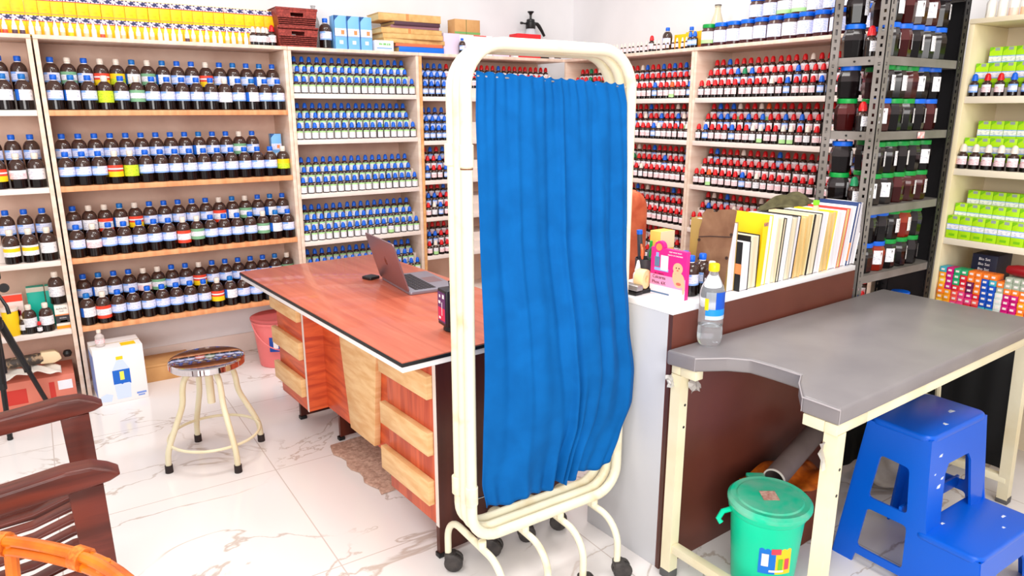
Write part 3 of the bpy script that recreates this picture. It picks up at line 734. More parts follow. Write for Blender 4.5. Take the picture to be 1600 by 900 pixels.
# ---------------- right unit C contents ----------------
lime = mat('lime_green_carton', (176, 224, 16), .45); lime_d = mat('deep_lime_print', (120, 190, 10), .45)
def lime_tree():
    def f():
        m = MB(); w_, d_, h_ = .0485, .045, .098
        m.box(-w_/2, w_/2, -d_/2, d_/2, 0, h_, 0, .001); fy = -d_/2-.0006
        m.box(-w_/2, w_/2, fy, fy+.001, .038, .062, 1); m.box(-w_/2, w_/2, fy-.0002, fy+.001, .036, .040, 2); m.box(-w_/2, w_/2, fy-.0002, fy+.001, .060, .063, 2)
        m.box(-.012, .012, fy, fy+.001, .010, .020, 3); m.box(-.004, .014, fy, fy+.001, .084, .096, 4)
        m.prism([(-w_/2, .08), (-.006, .094), (-.010, .098), (-w_/2, .098)], fy, fy+.001, 'y', 3)
        return m.mesh('medicine_carton', [lime, p_white, p_sky, lime_d, mat('grey_print', (150, 160, 160), .5)])
    return ('medicine_carton', cached('lime', f), [])
for si, (z, rws) in enumerate(((1.572, ((.075, .035), (.125, .100))), (1.273, ((.075, .03), (.125, .100))), (.972, ((.03, 0), (.08, .05), (.13, .105))))):
    if rws:
        m = MB()
        for y, h in rws:
            if h: m.box(.022, 1.19, y-.024, (y+.023), z+.0005, z+h-.0005)
        m.build('riser', [white_lam], uC.o)
    for ri, (y, h) in enumerate(rws):
        for i in range(8 if not (si == 2 and ri == 0) else 7):
            x = .05 + i*.0505 + (.0 if ri < len(rws)-1 else .022)
            p = uC.P(x, y, z + h + .0008)
            place(lime_tree(), p, uC.rz, 'lime green medicine carton, %s from left, %s row, %s shelf of right-hand unit' % (ordn(i+1), ('front', 'middle', 'back')[ri + (0 if len(rws) == 3 else 1)], SHELFW[si]), 'carton', 'lime green cartons on the right-hand unit')
caps_c = ['blue', 'red', 'red', 'blue', 'blue', 'red', 'red', 'blue']
for i, c in enumerate(caps_c):
    place(drop(c, 'bl' if c == 'blue' else 'pk'), uC.P(.042 + i*.049, .024, 1.5725), uC.rz, '%s dropper bottle, %s from left, front of top shelf, right-hand unit' % (CW[c], ordn(i+1)), 'dropper bottle', 'dropper bottles before lime cartons', scale=.92)
for i in range(8):
    place(drop('white', 'pk'), uC.P(.040 + i*.0485, .024, 1.2735), uC.rz, 'white-capped dropper bottle, %s from left, front of second shelf, right-hand unit' % ordn(i+1), 'dropper bottle', 'dropper bottles before lime cartons', scale=1.05)
for i in range(2):
    place(drop('red' if i == 0 else 'white', 'pk'), uC.P(.412 + i*.049, .03, .9725), uC.rz, '%s dropper bottle right of the lime cartons on third shelf' % ('red-capped', 'white-capped')[i], 'dropper bottle', scale=1.0)
for i, k in enumerate('wwpoyodw'):
    place(nozzle_tree(k), uC.P(.06 + i*.042, .03, 1.881), uC.rz, 'squeeze bottle with white nozzle, %s from left on top of right-hand unit' % ordn(i+1), 'squeeze bottle', 'squeeze bottles on top of the right-hand unit', scale=1.35)
PALC = dict(o=(250, 160, 30), m=(206, 16, 120), g=(40, 170, 110), c=(246, 90, 80), k=(238, 70, 130), p=(110, 20, 80), r=(220, 30, 50), O=(252, 128, 40), b=(20, 80, 190), t=(60, 170, 190), w=(222, 228, 220), y=(250, 200, 60), G=(170, 180, 160))
PALW = dict(o='amber', m='magenta', g='green', c='coral', k='pink', p='purple', r='crimson', O='orange', b='blue', t='teal', w='white', y='yellow', G='grey-green')
cols = ['yoOoyot', 'ooommmm', 'kccrggg', 'kkkcrrg', 'rkmppOO', 'rcrOOOO', 'tbbbbbO', 'tbbbbtO', 'wwwwGO', 'mmmmOGG', 'mmmmOGG', 'oOoOOGG', 'mmooyG', 'wOOcck']
def tiny(k):
    def f():
        m = MB().box(-.0135, .0135, -.03, .03, 0, .024, 0, .001); m.box(-.007, .007, -.0306, -.029, .008, .017, 1)
        return m.mesh('small_carton', [mat('carton_'+PALW[k], PALC[k], .45), mat('pale_emblem', (244, 230, 224), .5)])
    return ('small_carton', cached('tiny'+k, f), [])
for i, cs in enumerate(cols):
    for j, k in enumerate(cs):
        place(tiny(k), uC.P(.040 + i*.029, .034 + rnd.uniform(-.003, .003), .6725 + j*.0244), uC.rz + rnd.uniform(-.03, .03), 'tiny %s carton, %s from left, %s up in the piles on the bottom shelf' % (PALW[k], ordn(i+1), ordn(j+1)), 'carton', 'tiny coloured cartons piled on the right-hand unit')
nv = simple_box('navy carton with white lettering lying behind the tiny coloured cartons', *uC.P(.165, .155, .6728), .1, .14, .235, [mat('navy_carton', (26, 28, 54), .45), mat('grey_side', (150, 134, 126), .5)], None, uC.rz, 'carton', 'medicine_carton')
for i in range(3): text(nv, 'Bio Set', .016, (0, -.0708, .215-i*.022), FY, paper)
m = MB()
prof = []
m.lathe([(.0, -.13), (.02, -.125), (.030, -.09), (.032, 0), (.030, .09), (.02, .125), (0, .13)], 16, M=Matrix.Rotation(R(90), 4, 'Y') @ Matrix.Scale(.8, 4, (1, 0, 0)))
tag(m.build('spectacle_case', mat('dark_red_leather', (150, 18, 26), .35), None, uC.P(.40, .045, .6725 + .0244*7 + .0262), (0, 0, uC.rz)), 'dark red oblong case lying on the coloured carton piles', 'case')

# ---------------- grey slotted steel rack ----------------
RX0, RX1, RY0, RY1 = 2.694, 3.280, 1.548, 1.775
rk = thing('steel_rack', 'grey slotted-angle steel rack loaded with dark syrup jars', 'rack', (RX0, RY0, 0), 0)
hole = mat('slot_shadow_black', (26, 22, 20), .9)
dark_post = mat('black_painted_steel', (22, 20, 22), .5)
def angle_post(x, y, sx, sy, pm=None):
    m = MB(); L = .038; tt = .003; H_ = 2.5
    def strip(x0, x1, y0, y1, axis):
        # solid strip with punched slots built from rails and bridges
        a0, a1 = (x0, x1) if axis == 'x' else (y0, y1)
        wd = a1 - a0; s0 = a0 + wd*.36; s1 = a0 + wd*.64
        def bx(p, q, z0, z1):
            if axis == 'x': m.box(p, q, y0, y1, z0, z1)
            else: m.box(x0, x1, p, q, z0, z1)
        bx(a0, s0, 0, H_); bx(s1, a1, 0, H_)
        z = 0; k = 0
        while z < H_:
            bx(s0, s1, z, min(z+.016, H_)); z += .016 + (.022 if k % 3 == 0 else .012); k += 1
    xa = (x, x + sx*L) if sx > 0 else (x + sx*L, x); ya = (y, y + sy*L) if sy > 0 else (y + sy*L, y)
    strip(xa[0], xa[1], y if sy > 0 else y-tt, y+tt if sy > 0 else y, 'x')
    strip(x if sx > 0 else x-tt, x+tt if sx > 0 else x, ya[0], ya[1], 'y')
    m.build('slotted_post', pm or rack_grey, rk)
W_, D_ = RX1-RX0, RY1-RY0
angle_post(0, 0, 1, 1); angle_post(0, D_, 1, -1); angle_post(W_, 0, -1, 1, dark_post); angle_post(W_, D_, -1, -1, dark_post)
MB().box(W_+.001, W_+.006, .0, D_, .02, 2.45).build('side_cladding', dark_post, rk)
RS = [1.982, 1.715, 1.435, 1.143, .862, .605, .30]
for k, z in enumerate(RS):
    m = MB(); m.box(.004, W_-.004, .004, D_-.004, z-.002, z); m.box(.004, W_-.004, .0035, .0055, z-.032, z); m.box(.004, W_-.004, D_-.0055, D_-.0035, z-.032, z)
    m.box(.0035, .0055, .006, D_-.006, z-.032, z); m.box(W_-.0055, W_-.0035, .006, D_-.006, z-.032, z)
    m.build('rack_shelf', rack_grey, rk)
    m = MB()
    for bx_ in (.06, .12): m.lathe([(.004, 0), (.004, .003), (0, .0035)], 8, M=Matrix.Translation((.0035, bx_, z-.016)) @ Matrix.Rotation(R(-90), 4, 'Y'))
    m.build('bolt', black_pl, rk)
MB().box(.31, .36, -.0015, .0, 1.435-.03, 1.435-.004).build('price_sticker', noisy('pink_white_sticker', (240, 120, 120), (250, 240, 240), (60, 60, 60), .5), rk)
plans = {1.982: [('bbbbbb', 'kkkkkk')], 1.715: [('bbbbbb', 'krkkkk'), ('bbbbbb', 'krbrkk')], 1.435: [('bggbbb', 'rkkkrk'), ('gggbbg', 'kkrkkk')],
         1.143: [('gggggg', 'kkrrrk'), ('gggggg', 'kkkkkk')], .862: [('bbgggg', 'kakkkk'), ('bbgggg', 'kkkakk')], .605: [('bbbbbb', 'kkkrkk')]}
sides = [-30, None, 20, 38, -40, 10, 30]
for z, tiers in plans.items():
    lvl = {1.982: 'topmost', 1.715: 'second', 1.435: 'third', 1.143: 'fourth', .862: 'fifth', .605: 'sixth'}[z]
    for ti, (lids, tones) in enumerate(tiers):
        for row, yy in (('front', RY0 + .058), ('back', RY0 + .165)):
            for i in range(6 if row == 'front' else 7):
                j = min(i, 5)
                if row == 'back' and i == 1: continue
                if z == .605 and row == 'back' and i > 2: continue
                lid = 'green' if lids[j] == 'g' else 'blue'
                if row == 'back' and i == 0: lid = 'green' if (ti == 0 and z in (1.435, 1.143)) else 'blue'
                x = (RX0 + .110 + i*.0872) if row == 'front' else (RX0 + .056 + i*.0875)
                if x > RX1 - .0435: continue
                sd = sides[(i*3 + ti*2 + int(z*10)) % 7]
                if row == 'back' and i == 0: sd = 20
                place(jar_tree(lid, tones[j], sd), (x, yy, z + .0006 + ti*.1254), rnd.uniform(-.25, .25), '%s-lidded syrup jar, %s from left, %s row, %s tier, %s rack level' % (lid, ordn(i+1), row, ('lower', 'upper')[ti], lvl),
                      'jar', 'syrup jars on the grey steel rack')
place(drop('red', 'wh'), (RX0 + .040, RY0 + .085, 1.7156), .2, 'large red-capped dropper bottle at the left front of the second rack level', 'dropper bottle', scale=1.15)
for z_, c_, l_ in ((1.4356, 'red', 'second bottle, red-capped, at left front of the third rack level'), (1.1436, 'green', 'green-capped dropper bottle at left front of the fourth rack level')):
    place(drop(c_, 'wh'), (RX0 + .040, RY0 + .085, z_), .2, l_, 'dropper bottle', scale=1.15)
place(nozzle_tree('w'), (RX0 + .035, RY0 + .030, .8626), 0, 'small white nozzle bottle at the left end of the fifth rack level', 'squeeze bottle', scale=.8)

# ---------------- counter with books ----------------
CA = R(3.0); CO = (1.583, 1.484, 0); CM = Matrix.Translation(CO) @ Matrix.Rotation(CA, 4, 'Z')
brown_lam = noisy('chocolate_laminate', (106, 54, 42), (92, 44, 34), (3, 3, 3), .4)
grey_lam = noisy('light_grey_laminate', (198, 198, 202), (188, 187, 190), (2, 2, 2), .4)
ct = thing('counter', 'reception counter with white end, white top and chocolate brown long side', 'counter', CO, CA)
MB().box(0, .018, .0185, .36, 0, .9, bev=.001).build('end_panel', grey_lam, ct)
MB().box(0.0, 1.075, 0, .018, 0, .9, bev=.001).build('side_panel', brown_lam, ct)
MB().box(1.057, 1.075, .0185, .36, 0, .9, bev=.001).build('end_panel', brown_lam, ct)
MB().box(.0185, 1.0565, .342, .36, .0, .9, bev=.001).build('rear_panel', grey_lam, ct)
MB().box(-.001, 1.076, .001, .365, .9003, .92, bev=.0015).build('counter_top', mat('white_counter_top', (240, 238, 240), .3), ct)
MB().box(-.0012, .0, .0, .012, .0, .9, bev=.0).build('edge_band', mat('dark_brown_edge', (84, 52, 44), .4), ct)
# books: (thickness, height, cover, pages, lean)
navy = mat('navy_cover', (24, 50, 104), .4); blk = mat('black_cover', (26, 24, 26), .4); wcov = mat('white_cover', (236, 232, 230), .45); khaki = mat('khaki_cover', (170, 140, 80), .5); ylw = mat('bright_yellow_cover', (252, 204, 20), .4); rdc = mat('red_cover', (196, 50, 40), .45); crm = mat('cream_cover', (232, 214, 176), .5); grn = mat('grey_cover', (160, 156, 150), .5)
BK = [(.030, .235, khaki, 'w', 'white-paged book with khaki cover, leftmost behind the water bottle'), (.034, .170, blk, 'w', 'low white-paged book with black and orange cover'),
      (.038, .185, blk, 'y', 'cream-paged book with black cover, before the yellow book'), (.018, .245, ylw, 'w', 'bright yellow covered book with patterned top band'),
      (.020, .238, wcov, 'w', 'white thin book right of the yellow one'), (.022, .232, crm, 'y', 'cream-paged book second right of the yellow one'), (.012, .228, blk, 'y', 'thin cream-paged book with black cover'),
      (.020, .232, wcov, 'w', 'white-paged book between thin black and old buff books'), (.026, .225, grn, 'y', 'buff-paged book with grey cover'), (.016, .228, blk, 'w', 'thin white-paged book with black covers'),
      (.028, .222, oldc, 'y', 'old buff book with ragged pages, left of two'), (.030, .228, crm, 'y', 'old cream book with ragged pages, right of two'), (.034, .226, blk, 'y', 'cream-paged book with strong black cover line'),
      (.028, .226, wcov, 'w', 'white-paged book right of the black-lined one'), (.024, .222, oldc, 'y', 'yellowed book under the green clip'), (.022, .225, ylw, 'y', 'yellowed book with yellow cover edge'),
      (.040, .222, wcov, 'w', 'thick white-paged book right of the yellowed pair'), (.020, .228, rdc, 'y', 'buff-paged book with red cover'), (.032, .232, wcov, 'w', 'lavender white thick book near the row end'),
      (.016, .245, navy, 'w', 'navy and orange covered book near the row end'), (.028, .242, wcov, 'w', 'large white-paged book at the right end of the row')]
x = .300
for i, (th, h, cv, pg, lb_) in enumerate(BK):
    th *= 1.0; lean = R(0 if i < 3 else 3.5 + i*.33); d_ = .15 if i in (1, 2) else .165
    th = th*1.375
    y0 = .012 if i in (1, 2) else (.030 if i == 0 else .016)
    if i == 3: x += .03
    t = thing('book', lb_, 'book', tuple(CM @ Vector((x, y0 + (rnd.uniform(0, .006)), .9206))), CA, 'books standing on the counter')
    S = Matrix.Shear('XY', 4, (math.tan(lean), 0))
    c = .0022
    m = MB(); m.box(0, c, 0, d_, 0, h, 0, .0006, S); m.box(th-c, th, 0, d_, 0, h, 0, .0006, S); m.box(c, th-c, d_-c, d_, 0, h, 0, 0, S)
    if i == 1: m.box(-.0006, .0, -.0, .05, .06, .095, 1, 0, S); m.box(0, c, -.0006, 0, .055, .09, 1, 0, S)
    if i == 19: m.box(0, c, -.0008, 0, .02, .09, 1, 0, S); m.box(-.0006, 0, 0, .03, .02, .09, 1, 0, S)
    m.build('cover', [cv, p_orange], t)
    pgm = {'w': pages_w, 'y': pages_y if i in (10, 11, 14, 15, 17) else pages}[pg]
    pb = MB().box(c+.0002, th-c-.0002, .0025, d_-c-.0005, .003, h-.004, 0, 0, S); pb.build('pages', pgm, t)
    if i == 3:
        m = MB().box(-.026, .0, .0, .003, .0, h-.01, 0, 0, S); 
        for q in range(3): m.box(-.025+q*.0085, -.019+q*.0085, -.0007, .0, h-.035, h-.022, 1, 0, S)
        m.build('yellow_flap', [ylw, noisy('tiny_pictures', (40, 60, 140), (210, 120, 70), (120, 120, 120), .5)], t)
        x += .0
    x += th + .0012
print('books end', x)
# clip on the books
t = thing('clip', 'bright green topped translucent clip standing on the yellowed books', 'clip', tuple(CM @ Vector((.845, .06, 1.1530))), CA)
MB().box(-.010, .010, -.008, .008, .018, .036, bev=.002).build('clip_top', mat('bright_green_plastic', (130, 220, 40), .35), t)
MB().lathe([(.014, 0), (.012, .01), (.007, .0178)], 12).build('clip_body', mat('peach_translucent', (240, 190, 150), .3), t)
# olive cloth
m = MB().grid(lambda u, v: ((u-.5)*.24, (v-.5)*.16, .05*(1-((u-.5)*2)**2)*(1-((v-.5)*1.9)**2) + .012*math.sin(u*17+v*5) + .006*math.sin(u*31) + .004), 36, 20)
oc = tag(m.build('olive_cloth', noisy('olive_fabric', (92, 86, 56), (70, 64, 40), (30, 30, 30), .9), None, tuple(CM @ Vector((1.02, .27, 1.122))), (0, 0, CA)), 'crumpled olive green cloth heaped behind the row of books', 'cloth')
oc.modifiers.new('t', 'SOLIDIFY').thickness = .003
simple_box('grey document box carrying the olive cloth behind the books', *(CM @ Vector((.955, .275, .9206))), .20, .13, .195, [mat('slate_box', (96, 90, 84), .6)], None, CA)
# baby remedy carton standing
bb = thing('remedy_carton', 'pink carton with baby picture lettered Calcarea Phos. 6X on the counter end', 'carton', tuple(CM @ Vector((.100, .118, .9205))), R(-84))
mg = mat('magenta_print', (232, 30, 130), .45); pkp = mat('soft_pink_print', (248, 150, 190), .45); skin = mat('peach_print', (240, 180, 140), .5)
m = MB().box(-.072, .072, 0, .018, 0, .158, 0, .001); m.lathe([(0, 0), (.02, 0), (.02, .0165), (0, .0165)], 24, M=Matrix.Translation((-.040, .0172, .160)) @ Matrix.Rotation(R(90), 4, 'X')); m.build('carton_body', [mg, paper], bb)
m = MB(); fy = -.0008
m.box(-.0715, .0715, fy, .0, .0, .032, 1); m.box(-.0715, .0715, fy, 0, .032, .068, 0); m.box(-.0715, .01, fy-.0002, 0, .004, .010, 4)
def disc(cx, cz, r, mi, y=-.0012, sx=1, sz=1, n=20): m.prism([(cx+r*sx*math.cos(2*math.pi*k/n), cz+r*sz*math.sin(2*math.pi*k/n)) for k in range(n)], y, 0, 'y', mi)
disc(.040, .100, .019, 2); disc(.046, .062, .022, 2, -.0011, 1, 1.15); disc(.026, .072, .007, 2, -.0014, .8, 2.6); disc(.066, .040, .010, 2, -.0013, .5, 2.2); disc(.046, .050, .010, 5, -.0016, 1, .5)
disc(.034, .102, .0022, 6, -.0018); disc(.045, .102, .0022, 6, -.0018); disc(.040, .094, .004, 5, -.0018, 1, .5); disc(-.040, .160, .012, 7, -.0014); 
m.box(-.055, -.035, -.0015, 0, .095, .128, 4); m.box(-.050, -.040, -.0016, 0, .128, .142, 3); m.box(-.03, .0, -.0014, 0, .085, .135, 1); m.box(-.055, .002, -.0013, 0, .082, .092, 3)
m.build('picture', [pkp, mat('pale_pink_print', (244, 220, 226), .5), skin, p_sky, mat('greyish_blue_print', (90, 120, 150), .5), mat('coral_print', (226, 100, 80), .5), p_black, p_orange], bb)
for s_, sz, z_, mm in (('Calcarea', .0155, .060, p_black), ('Phos. 6X', .0155, .042, p_black), ('KEEP AWAY FROM', .006, .150, paper), ('REACH OF CHILDREN', .006, .140, paper), ('BIO TABLETS', .0065, .072, p_black)):
    text(bb, s_, sz, (-.034 if z_ < .1 else .028, -.0018, z_), FY, mm)
# glass water bottle on the couch
wb = thing('water_bottle', 'clear plastic water bottle with yellow cap and blue label on the grey couch', 'bottle', (1.700, 1.437, .8005), -.55)
def wbp(o):
    return [(.030-o, .000+o), (.036-o, .008), (.038-o, .02), (.0385-o, .055), (.0365-o, .062), (.0385-o, .068), (.038-o, .12), (.0385-o, .165), (.034-o, .185), (.022-o, .212), (.0135-o, .228), (.0135-o, .240)]
pl = mat('clear_bottle_plastic', (250, 252, 254), .03, trans=.85, ior=1.12)
m = MB(); m.lathe(wbp(0), 32, capt=False, capb=True); m.build('bottle_body', pl, wb)
MB().lathe([(.0, .0012), (.031, .0012), (.036, .012), (.0375, .05), (.0358, .061), (.0365, .064)], 32, capb=False).build('water', mat('water', (240, 248, 252), .0, trans=1, ior=1.33), wb)
m = MB(); m.lathe([(.0158, .236), (.0168, .240), (.0165, .256), (.0145, .259), (0, .259)], 24); m.build('cap', mat('yellow_cap', (252, 206, 14), .35), wb)
m = MB(); m.arc_label(.0389, .088, .175, R(62), [(.14, 2), (.24, 1), (.62, [(.36, 3), (.64, 0)])], 16, ang=R(-72)); m.arc_label(.0391, .118, .155, R(9), [(1, 4)], 4, ang=R(-130))
m.build('paper_label', [mat('label_royal_blue', (14, 80, 190), .4), mat('label_cyan', (20, 140, 226), .4), mat('label_frost', (190, 206, 222), .4), mat('label_translucent', (220, 228, 238), .3, trans=.7), p_yellow], wb)
# items at the left end of the counter
t = thing('stapler', 'black and grey stapler at the left rear end of the counter', 'stapler', tuple(CM @ Vector((.035, .235, .9205))), R(96))
MB().box(-.055, .055, -.019, .019, 0, .012, bev=.004).build('base', black_pl, t); MB().box(-.058, .052, -.017, .017, .014, .034, bev=.006).build('arm', mat('grey_steel_arm', (150, 146, 148), .3, .6), t)
t = thing('tape_roll', 'cream roll of paper tape standing on its edge by the stapler', 'roll', tuple(CM @ Vector((.075, .205, .968))), R(20))
MB().lathe([(.012, -.016), (.032, -.016), (.033, -.012), (.033, .012), (.032, .016), (.012, .016), (.012, -.016)], 28, M=Matrix.Rotation(R(90), 4, 'X'), capb=False, capt=False).build('roll', mat('cream_tape', (240, 206, 150), .5), t)
simple_box('small black carton under the cream tape roll at the counter end', *(CM @ Vector((.082, .205, .9205))), .05, .04, .0145, [black_pl], None, CA)
place(nozzle_tree('p'), tuple(CM @ Vector((.10, .25, .9205))), 0, 'small milky bottle with nozzle behind the pink baby carton', 'squeeze bottle', scale=1.2)
# pen holder with scissors
t = thing('pen_holder', 'dark pen holder crammed with scissors, pens and rulers behind the baby carton', 'holder', tuple(CM @ Vector((.150, .262, .9205))), 0)
MB().lathe([(.034, 0), (.037, .002), (.037, .10), (.035, .10), (.035, .01), (0, .01)], 24).build('cup', mat('dark_grey_cup', (60, 60, 66), .4), t)
cnt = 0
def in_cup(name, label, cat, build, x, y, lean, lz=0):
    tt_ = thing(name, label, cat, tuple(CM @ Vector((.150 + x, .262 + y, .9205 + .0125))), lz); tt_.rotation_euler = (lean[0], lean[1], lz); build(tt_); return tt_
def pen(c, L=.15, r=.0042):
    def f(t): 
        MB().lathe([(r*.5, 0), (r, .012), (r, L-.03)], 8).build('barrel', c, t); MB().lathe([(r*1.2, L-.03), (r*1.2, L), (0, L+.002)], 8).build('cap', c, t)
    return f
in_cup('marker_pen', 'dark grey marker with blue end, tallest in the pen holder', 'pen', lambda t: (MB().lathe([(.008, 0), (.0095, .01), (.0095, .17)], 12).build('barrel', mat('slate_marker', (58, 62, 74), .35), t), MB().lathe([(.0105, .17), (.0105, .184), (0, .186)], 12).build('cap', cap_blue, t)), -.006, .012, (-.05, -.05))
for i, (c, lb_, x_, y_, ln) in enumerate([(mat('pen_blue', (40, 50, 180), .4), 'dark blue pen leaning right in the pen holder', .018, .006, (-.05, .28)), (mat('pen_green', (30, 170, 60), .4), 'green pen upright in the pen holder', .0, -.014, (.05, .02)),
                                       (black_pl, 'black pen leaning right, thinner, in the pen holder', .02, -.008, (.02, .38)), (mat('pen_yellow', (248, 210, 60), .4), 'yellow pen short in the pen holder', .006, -.02, (.1, .1))]):
    in_cup('pen', lb_, 'pen', pen(c), x_*.8, y_*.8, ln)
def scissors(c):
    def f(t):
        m = MB()
        for s_ in (-1, 1): m.tube([(s_*.018 + .013*math.cos(a), 0, .115 + .019*math.sin(a)) for a in [2*math.pi*k/16 for k in range(16)]], .0035, 8, closed=True)
        m.build('finger_loops', c, t); m = MB(); m.prism([(-.010, .095), (-.004, .1), (.004, 0)], -.0015, -.0002, 'y'); m.prism([(.010, .095), (.004, .1), (-.004, 0)], .0002, .0015, 'y'); m.build('blades', chrome, t)
    return f
in_cup('scissors', 'scissors with grey and teal finger loops in front of the pen holder', 'scissors', scissors(mat('grey_teal_grip', (70, 84, 90), .4)), .0, -.026, (.12, -.05), .1)
in_cup('scissors', 'scissors with orange finger loops at the left of the pen holder', 'scissors', scissors(mat('orange_grip', (232, 110, 60), .4)), -.016, .0, (-.05, -.12), .9)
# cardboard clipboard standing up, and bottles behind bottle
t = thing('clipboard', 'worn brown hardboard clipboard leaning behind the bottles on the counter', 'board', tuple(CM @ Vector((.292, .105, .9208))), R(3 - 90)); 
hb = noisy('worn_hardboard', (150, 112, 84), (122, 84, 60), (12, 12, 12), .7)
S = Matrix.Shear('XY', 4, (.10, 0))
MB().prism([(-.065, 0), (.065, 0), (.068, .28), (.055, .283), (-.0, .276), (-.006, .268), (-.022, .266), (-.026, .276), (-.05, .272), (-.066, .255), (-.062, .23), (-.068, .20)], -.0015, .0015, 'y', M=S).build('board', hb, t)
m = MB(); m.tube([(-.064, -.0025, .175), (-.02, -.0025, .183), (.066, -.0025, .192)], .0018, 6, M=S)
for p_ in ((-.062, .165), (.064, .20), (-.05, .10), (.06, .12), (.058, .015)): m.lathe([(.0055, 0), (.0055, .002), (0, .0021)], 10, M=S @ Matrix.Translation((p_[0], -.0022, p_[1])) @ Matrix.Rotation(R(90), 4, 'X'))
m.build('tear_marks', mat('dark_scuffs', (60, 40, 34), .7), t)
for i, (x_, y_, c_) in enumerate(((.178, .088, 'a'), (.236, .088, 'a'), (.222, .150, 'a'), (.212, .030, 'w'))):
    place(big(c_), tuple(CM @ Vector((x_, y_, .9206))), R(-20), '%s between baby carton and books' % ('blue-capped amber bottle nearest the baby carton,', 'blue-capped amber bottle nearest the clipboard,', 'blue-capped amber bottle standing furthest back', 'small cream-capped amber bottle in front,')[i], 'bottle', 'small bottles behind the baby carton', scale=.78 if i < 3 else .7)
simple_box('yellow and cream carton behind the clipboard at the pen holder', *(CM @ Vector((.225, .26, .9206))), .07, .05, .19, [mat('apricot_carton', (246, 190, 90), .5), crm], [(-.035, .035, .13, .19, 1)], CA, 'carton', 'medicine_carton')
# doctor's leather chair behind
t = thing('office_chair', 'tan orange leather office chair back showing right of the screen', 'chair', (2.06, 2.42, 0), R(-8))
lea = noisy('tan_orange_leather', (236, 124, 84), (208, 92, 60), (14, 14, 14), .4)
MB().prism(rrect(-.25, .25, .62, 1.17, .09), -.05, .05, 'y', 0, .03, seg=3).build('backrest', lea, t)
MB().prism(rrect(-.24, .24, .08, .52, .08), .44, .53, 'z', 0, .03, seg=3).build('seat', lea, t)
for s_ in (-1, 1):
    m = MB(); m.tube([(s_*.27, .30, .40), (s_*.28, .38, .62), (s_*.28, .30, .68), (s_*.28, .1, .68), (s_*.26, .02, .66)], .016, 10); m.build('armrest', black_pl, t)
MB().lathe([(.03, .1), (.03, .3), (.02, .3), (.02, .44), (.06, .442)], 16, M=Matrix.Translation((0, .3, 0))).build('gas_column', black_pl, t)
for k in range(5):
    a = k*2*math.pi/5; m = MB(); m.tube([(0, .3, .11), (.27*math.cos(a), .3+.27*math.sin(a), .075)], [.026, .016], 8); lg = m.build('leg', black_pl, t)
    MB().lathe([(.0, -.015), (.026, -.014), (.028, 0), (.026, .014), (0, .015)], 14, M=Matrix.Translation((.27*math.cos(a), .3+.27*math.sin(a), .029)) @ Matrix.Rotation(a, 4, 'Z') @ Matrix.Rotation(R(90), 4, 'X')).build('castor', black_pl, lg)
MB().box(-.03, .03, .03, .10, .45, .66, bev=.01).build('back_bracket', black_pl, t)

# ---------------- examination couch ----------------
EA = R(2.6); EO = (1.545, 1.468, 0); EM = Matrix.Translation(EO) @ Matrix.Rotation(EA, 4, 'Z')
et = thing('examination_couch', 'grey padded examination couch on cream steel frame with notched end', 'couch', EO, EA)
rexine = noisy('grey_rexine', (132, 126, 127), (124, 118, 120), (6, 6, 6), .34, bump=.15)
pad = [(0, 0), (.014, -.10), (.10, -.155), (.14, -.205), (.147, -.28), (.147, -.365), (.09, -.395), (.010, -.455), (.008, -.56), (1.31, -.56), (1.31, 0)]
m = MB().prism([(x, y) for x, y in pad][::-1], .753, .80, 'z', 0, .008, seg=3); m.build('cushion', rexine, et, ang=50)
m = MB()
for (x, y) in (pad[1], pad[8], pad[7]): m.box(x-.0008, x+.0008, y-.0008, y+.0008, .757, .797)
ed = [(x, y, .7965) for x, y in pad[1:9]]
m.tube([(x-.0015, y, z) for x, y, z in ed], .0022, 6); m.build('piping', mat('pale_grey_piping', (168, 160, 162), .4), et)
m = MB(); fw = .035
m.box(.16, 1.30, -.555, -.555+fw, .722, .7525, bev=.003); m.box(.32, 1.30, -.04, -.04+fw, .722, .7525, bev=.003); m.box(1.265, 1.30, -.52, -.04, .722, .7525, bev=.003); m.box(.32, .355, -.52, -.0401, .722, .7525, bev=.003)
m.box(.012, .16, -.555, -.52, .722, .7525, bev=.003); m.box(.022, .12, -.04, -.005, .722, .7525, bev=.003)
m.box(.012, .047, -.52, -.46, .722, .7525, bev=.002); m.box(.022, .057, -.10, -.04, .722, .7525, bev=.002)
m.build('frame', cream_metal, et)
def leg(x, y, xt=None, yt=None, holes=True):
    xt = x if xt is None else xt; yt = y if yt is None else yt; h = .019
    m = MB(); vs = []
    for (a, b, z) in ((x, y, 0.012), (xt, yt, .7215)):
        vs += [(a-h, b-h, z), (a+h, b-h, z), (a+h, b+h, z), (a-h, b+h, z)]
    m._add(vs, [(3, 2, 1, 0), (4, 5, 6, 7), (0, 1, 5, 4), (1, 2, 6, 5), (2, 3, 7, 6), (3, 0, 4, 7)], 0, None, False)
    o = m.build('leg', cream_metal, et)
    m = MB().box(x-.021, x+.021, y-.021, y+.021, 0, .03, bev=.003); m.build('rubber_foot', mat('grey_rubber', (90, 88, 88), .7), o)
    if holes:
        m = MB()
        for z in (.62, .545): m.lathe([(.0045, 0), (.0045, .0006), (0, .0006)], 10, M=Matrix.Translation((x+.008, y-h-.0002, z)) @ Matrix.Rotation(R(90), 4, 'X'))
        m.build('bolt_hole', black_pl, o)
leg(.040, -.026); leg(.040, -.536); leg(1.47, -.50, 1.27, -.535, False); leg(1.46, -.03, 1.27, -.024, False)
m = MB(); m.box(.025, .055, -.517, -.045, .10, .13, bev=.002); m.build('lower_rail', cream_metal, et)
m = MB(); m.box(1.42, 1.45, -.51, -.045, .10, .13, bev=.002); m.build('lower_rail', cream_metal, et)
MB().tube([(.52, -.30, .715), (1.36, -.28, .38)], .009, 8).build('brace_rod', cream_metal, et)
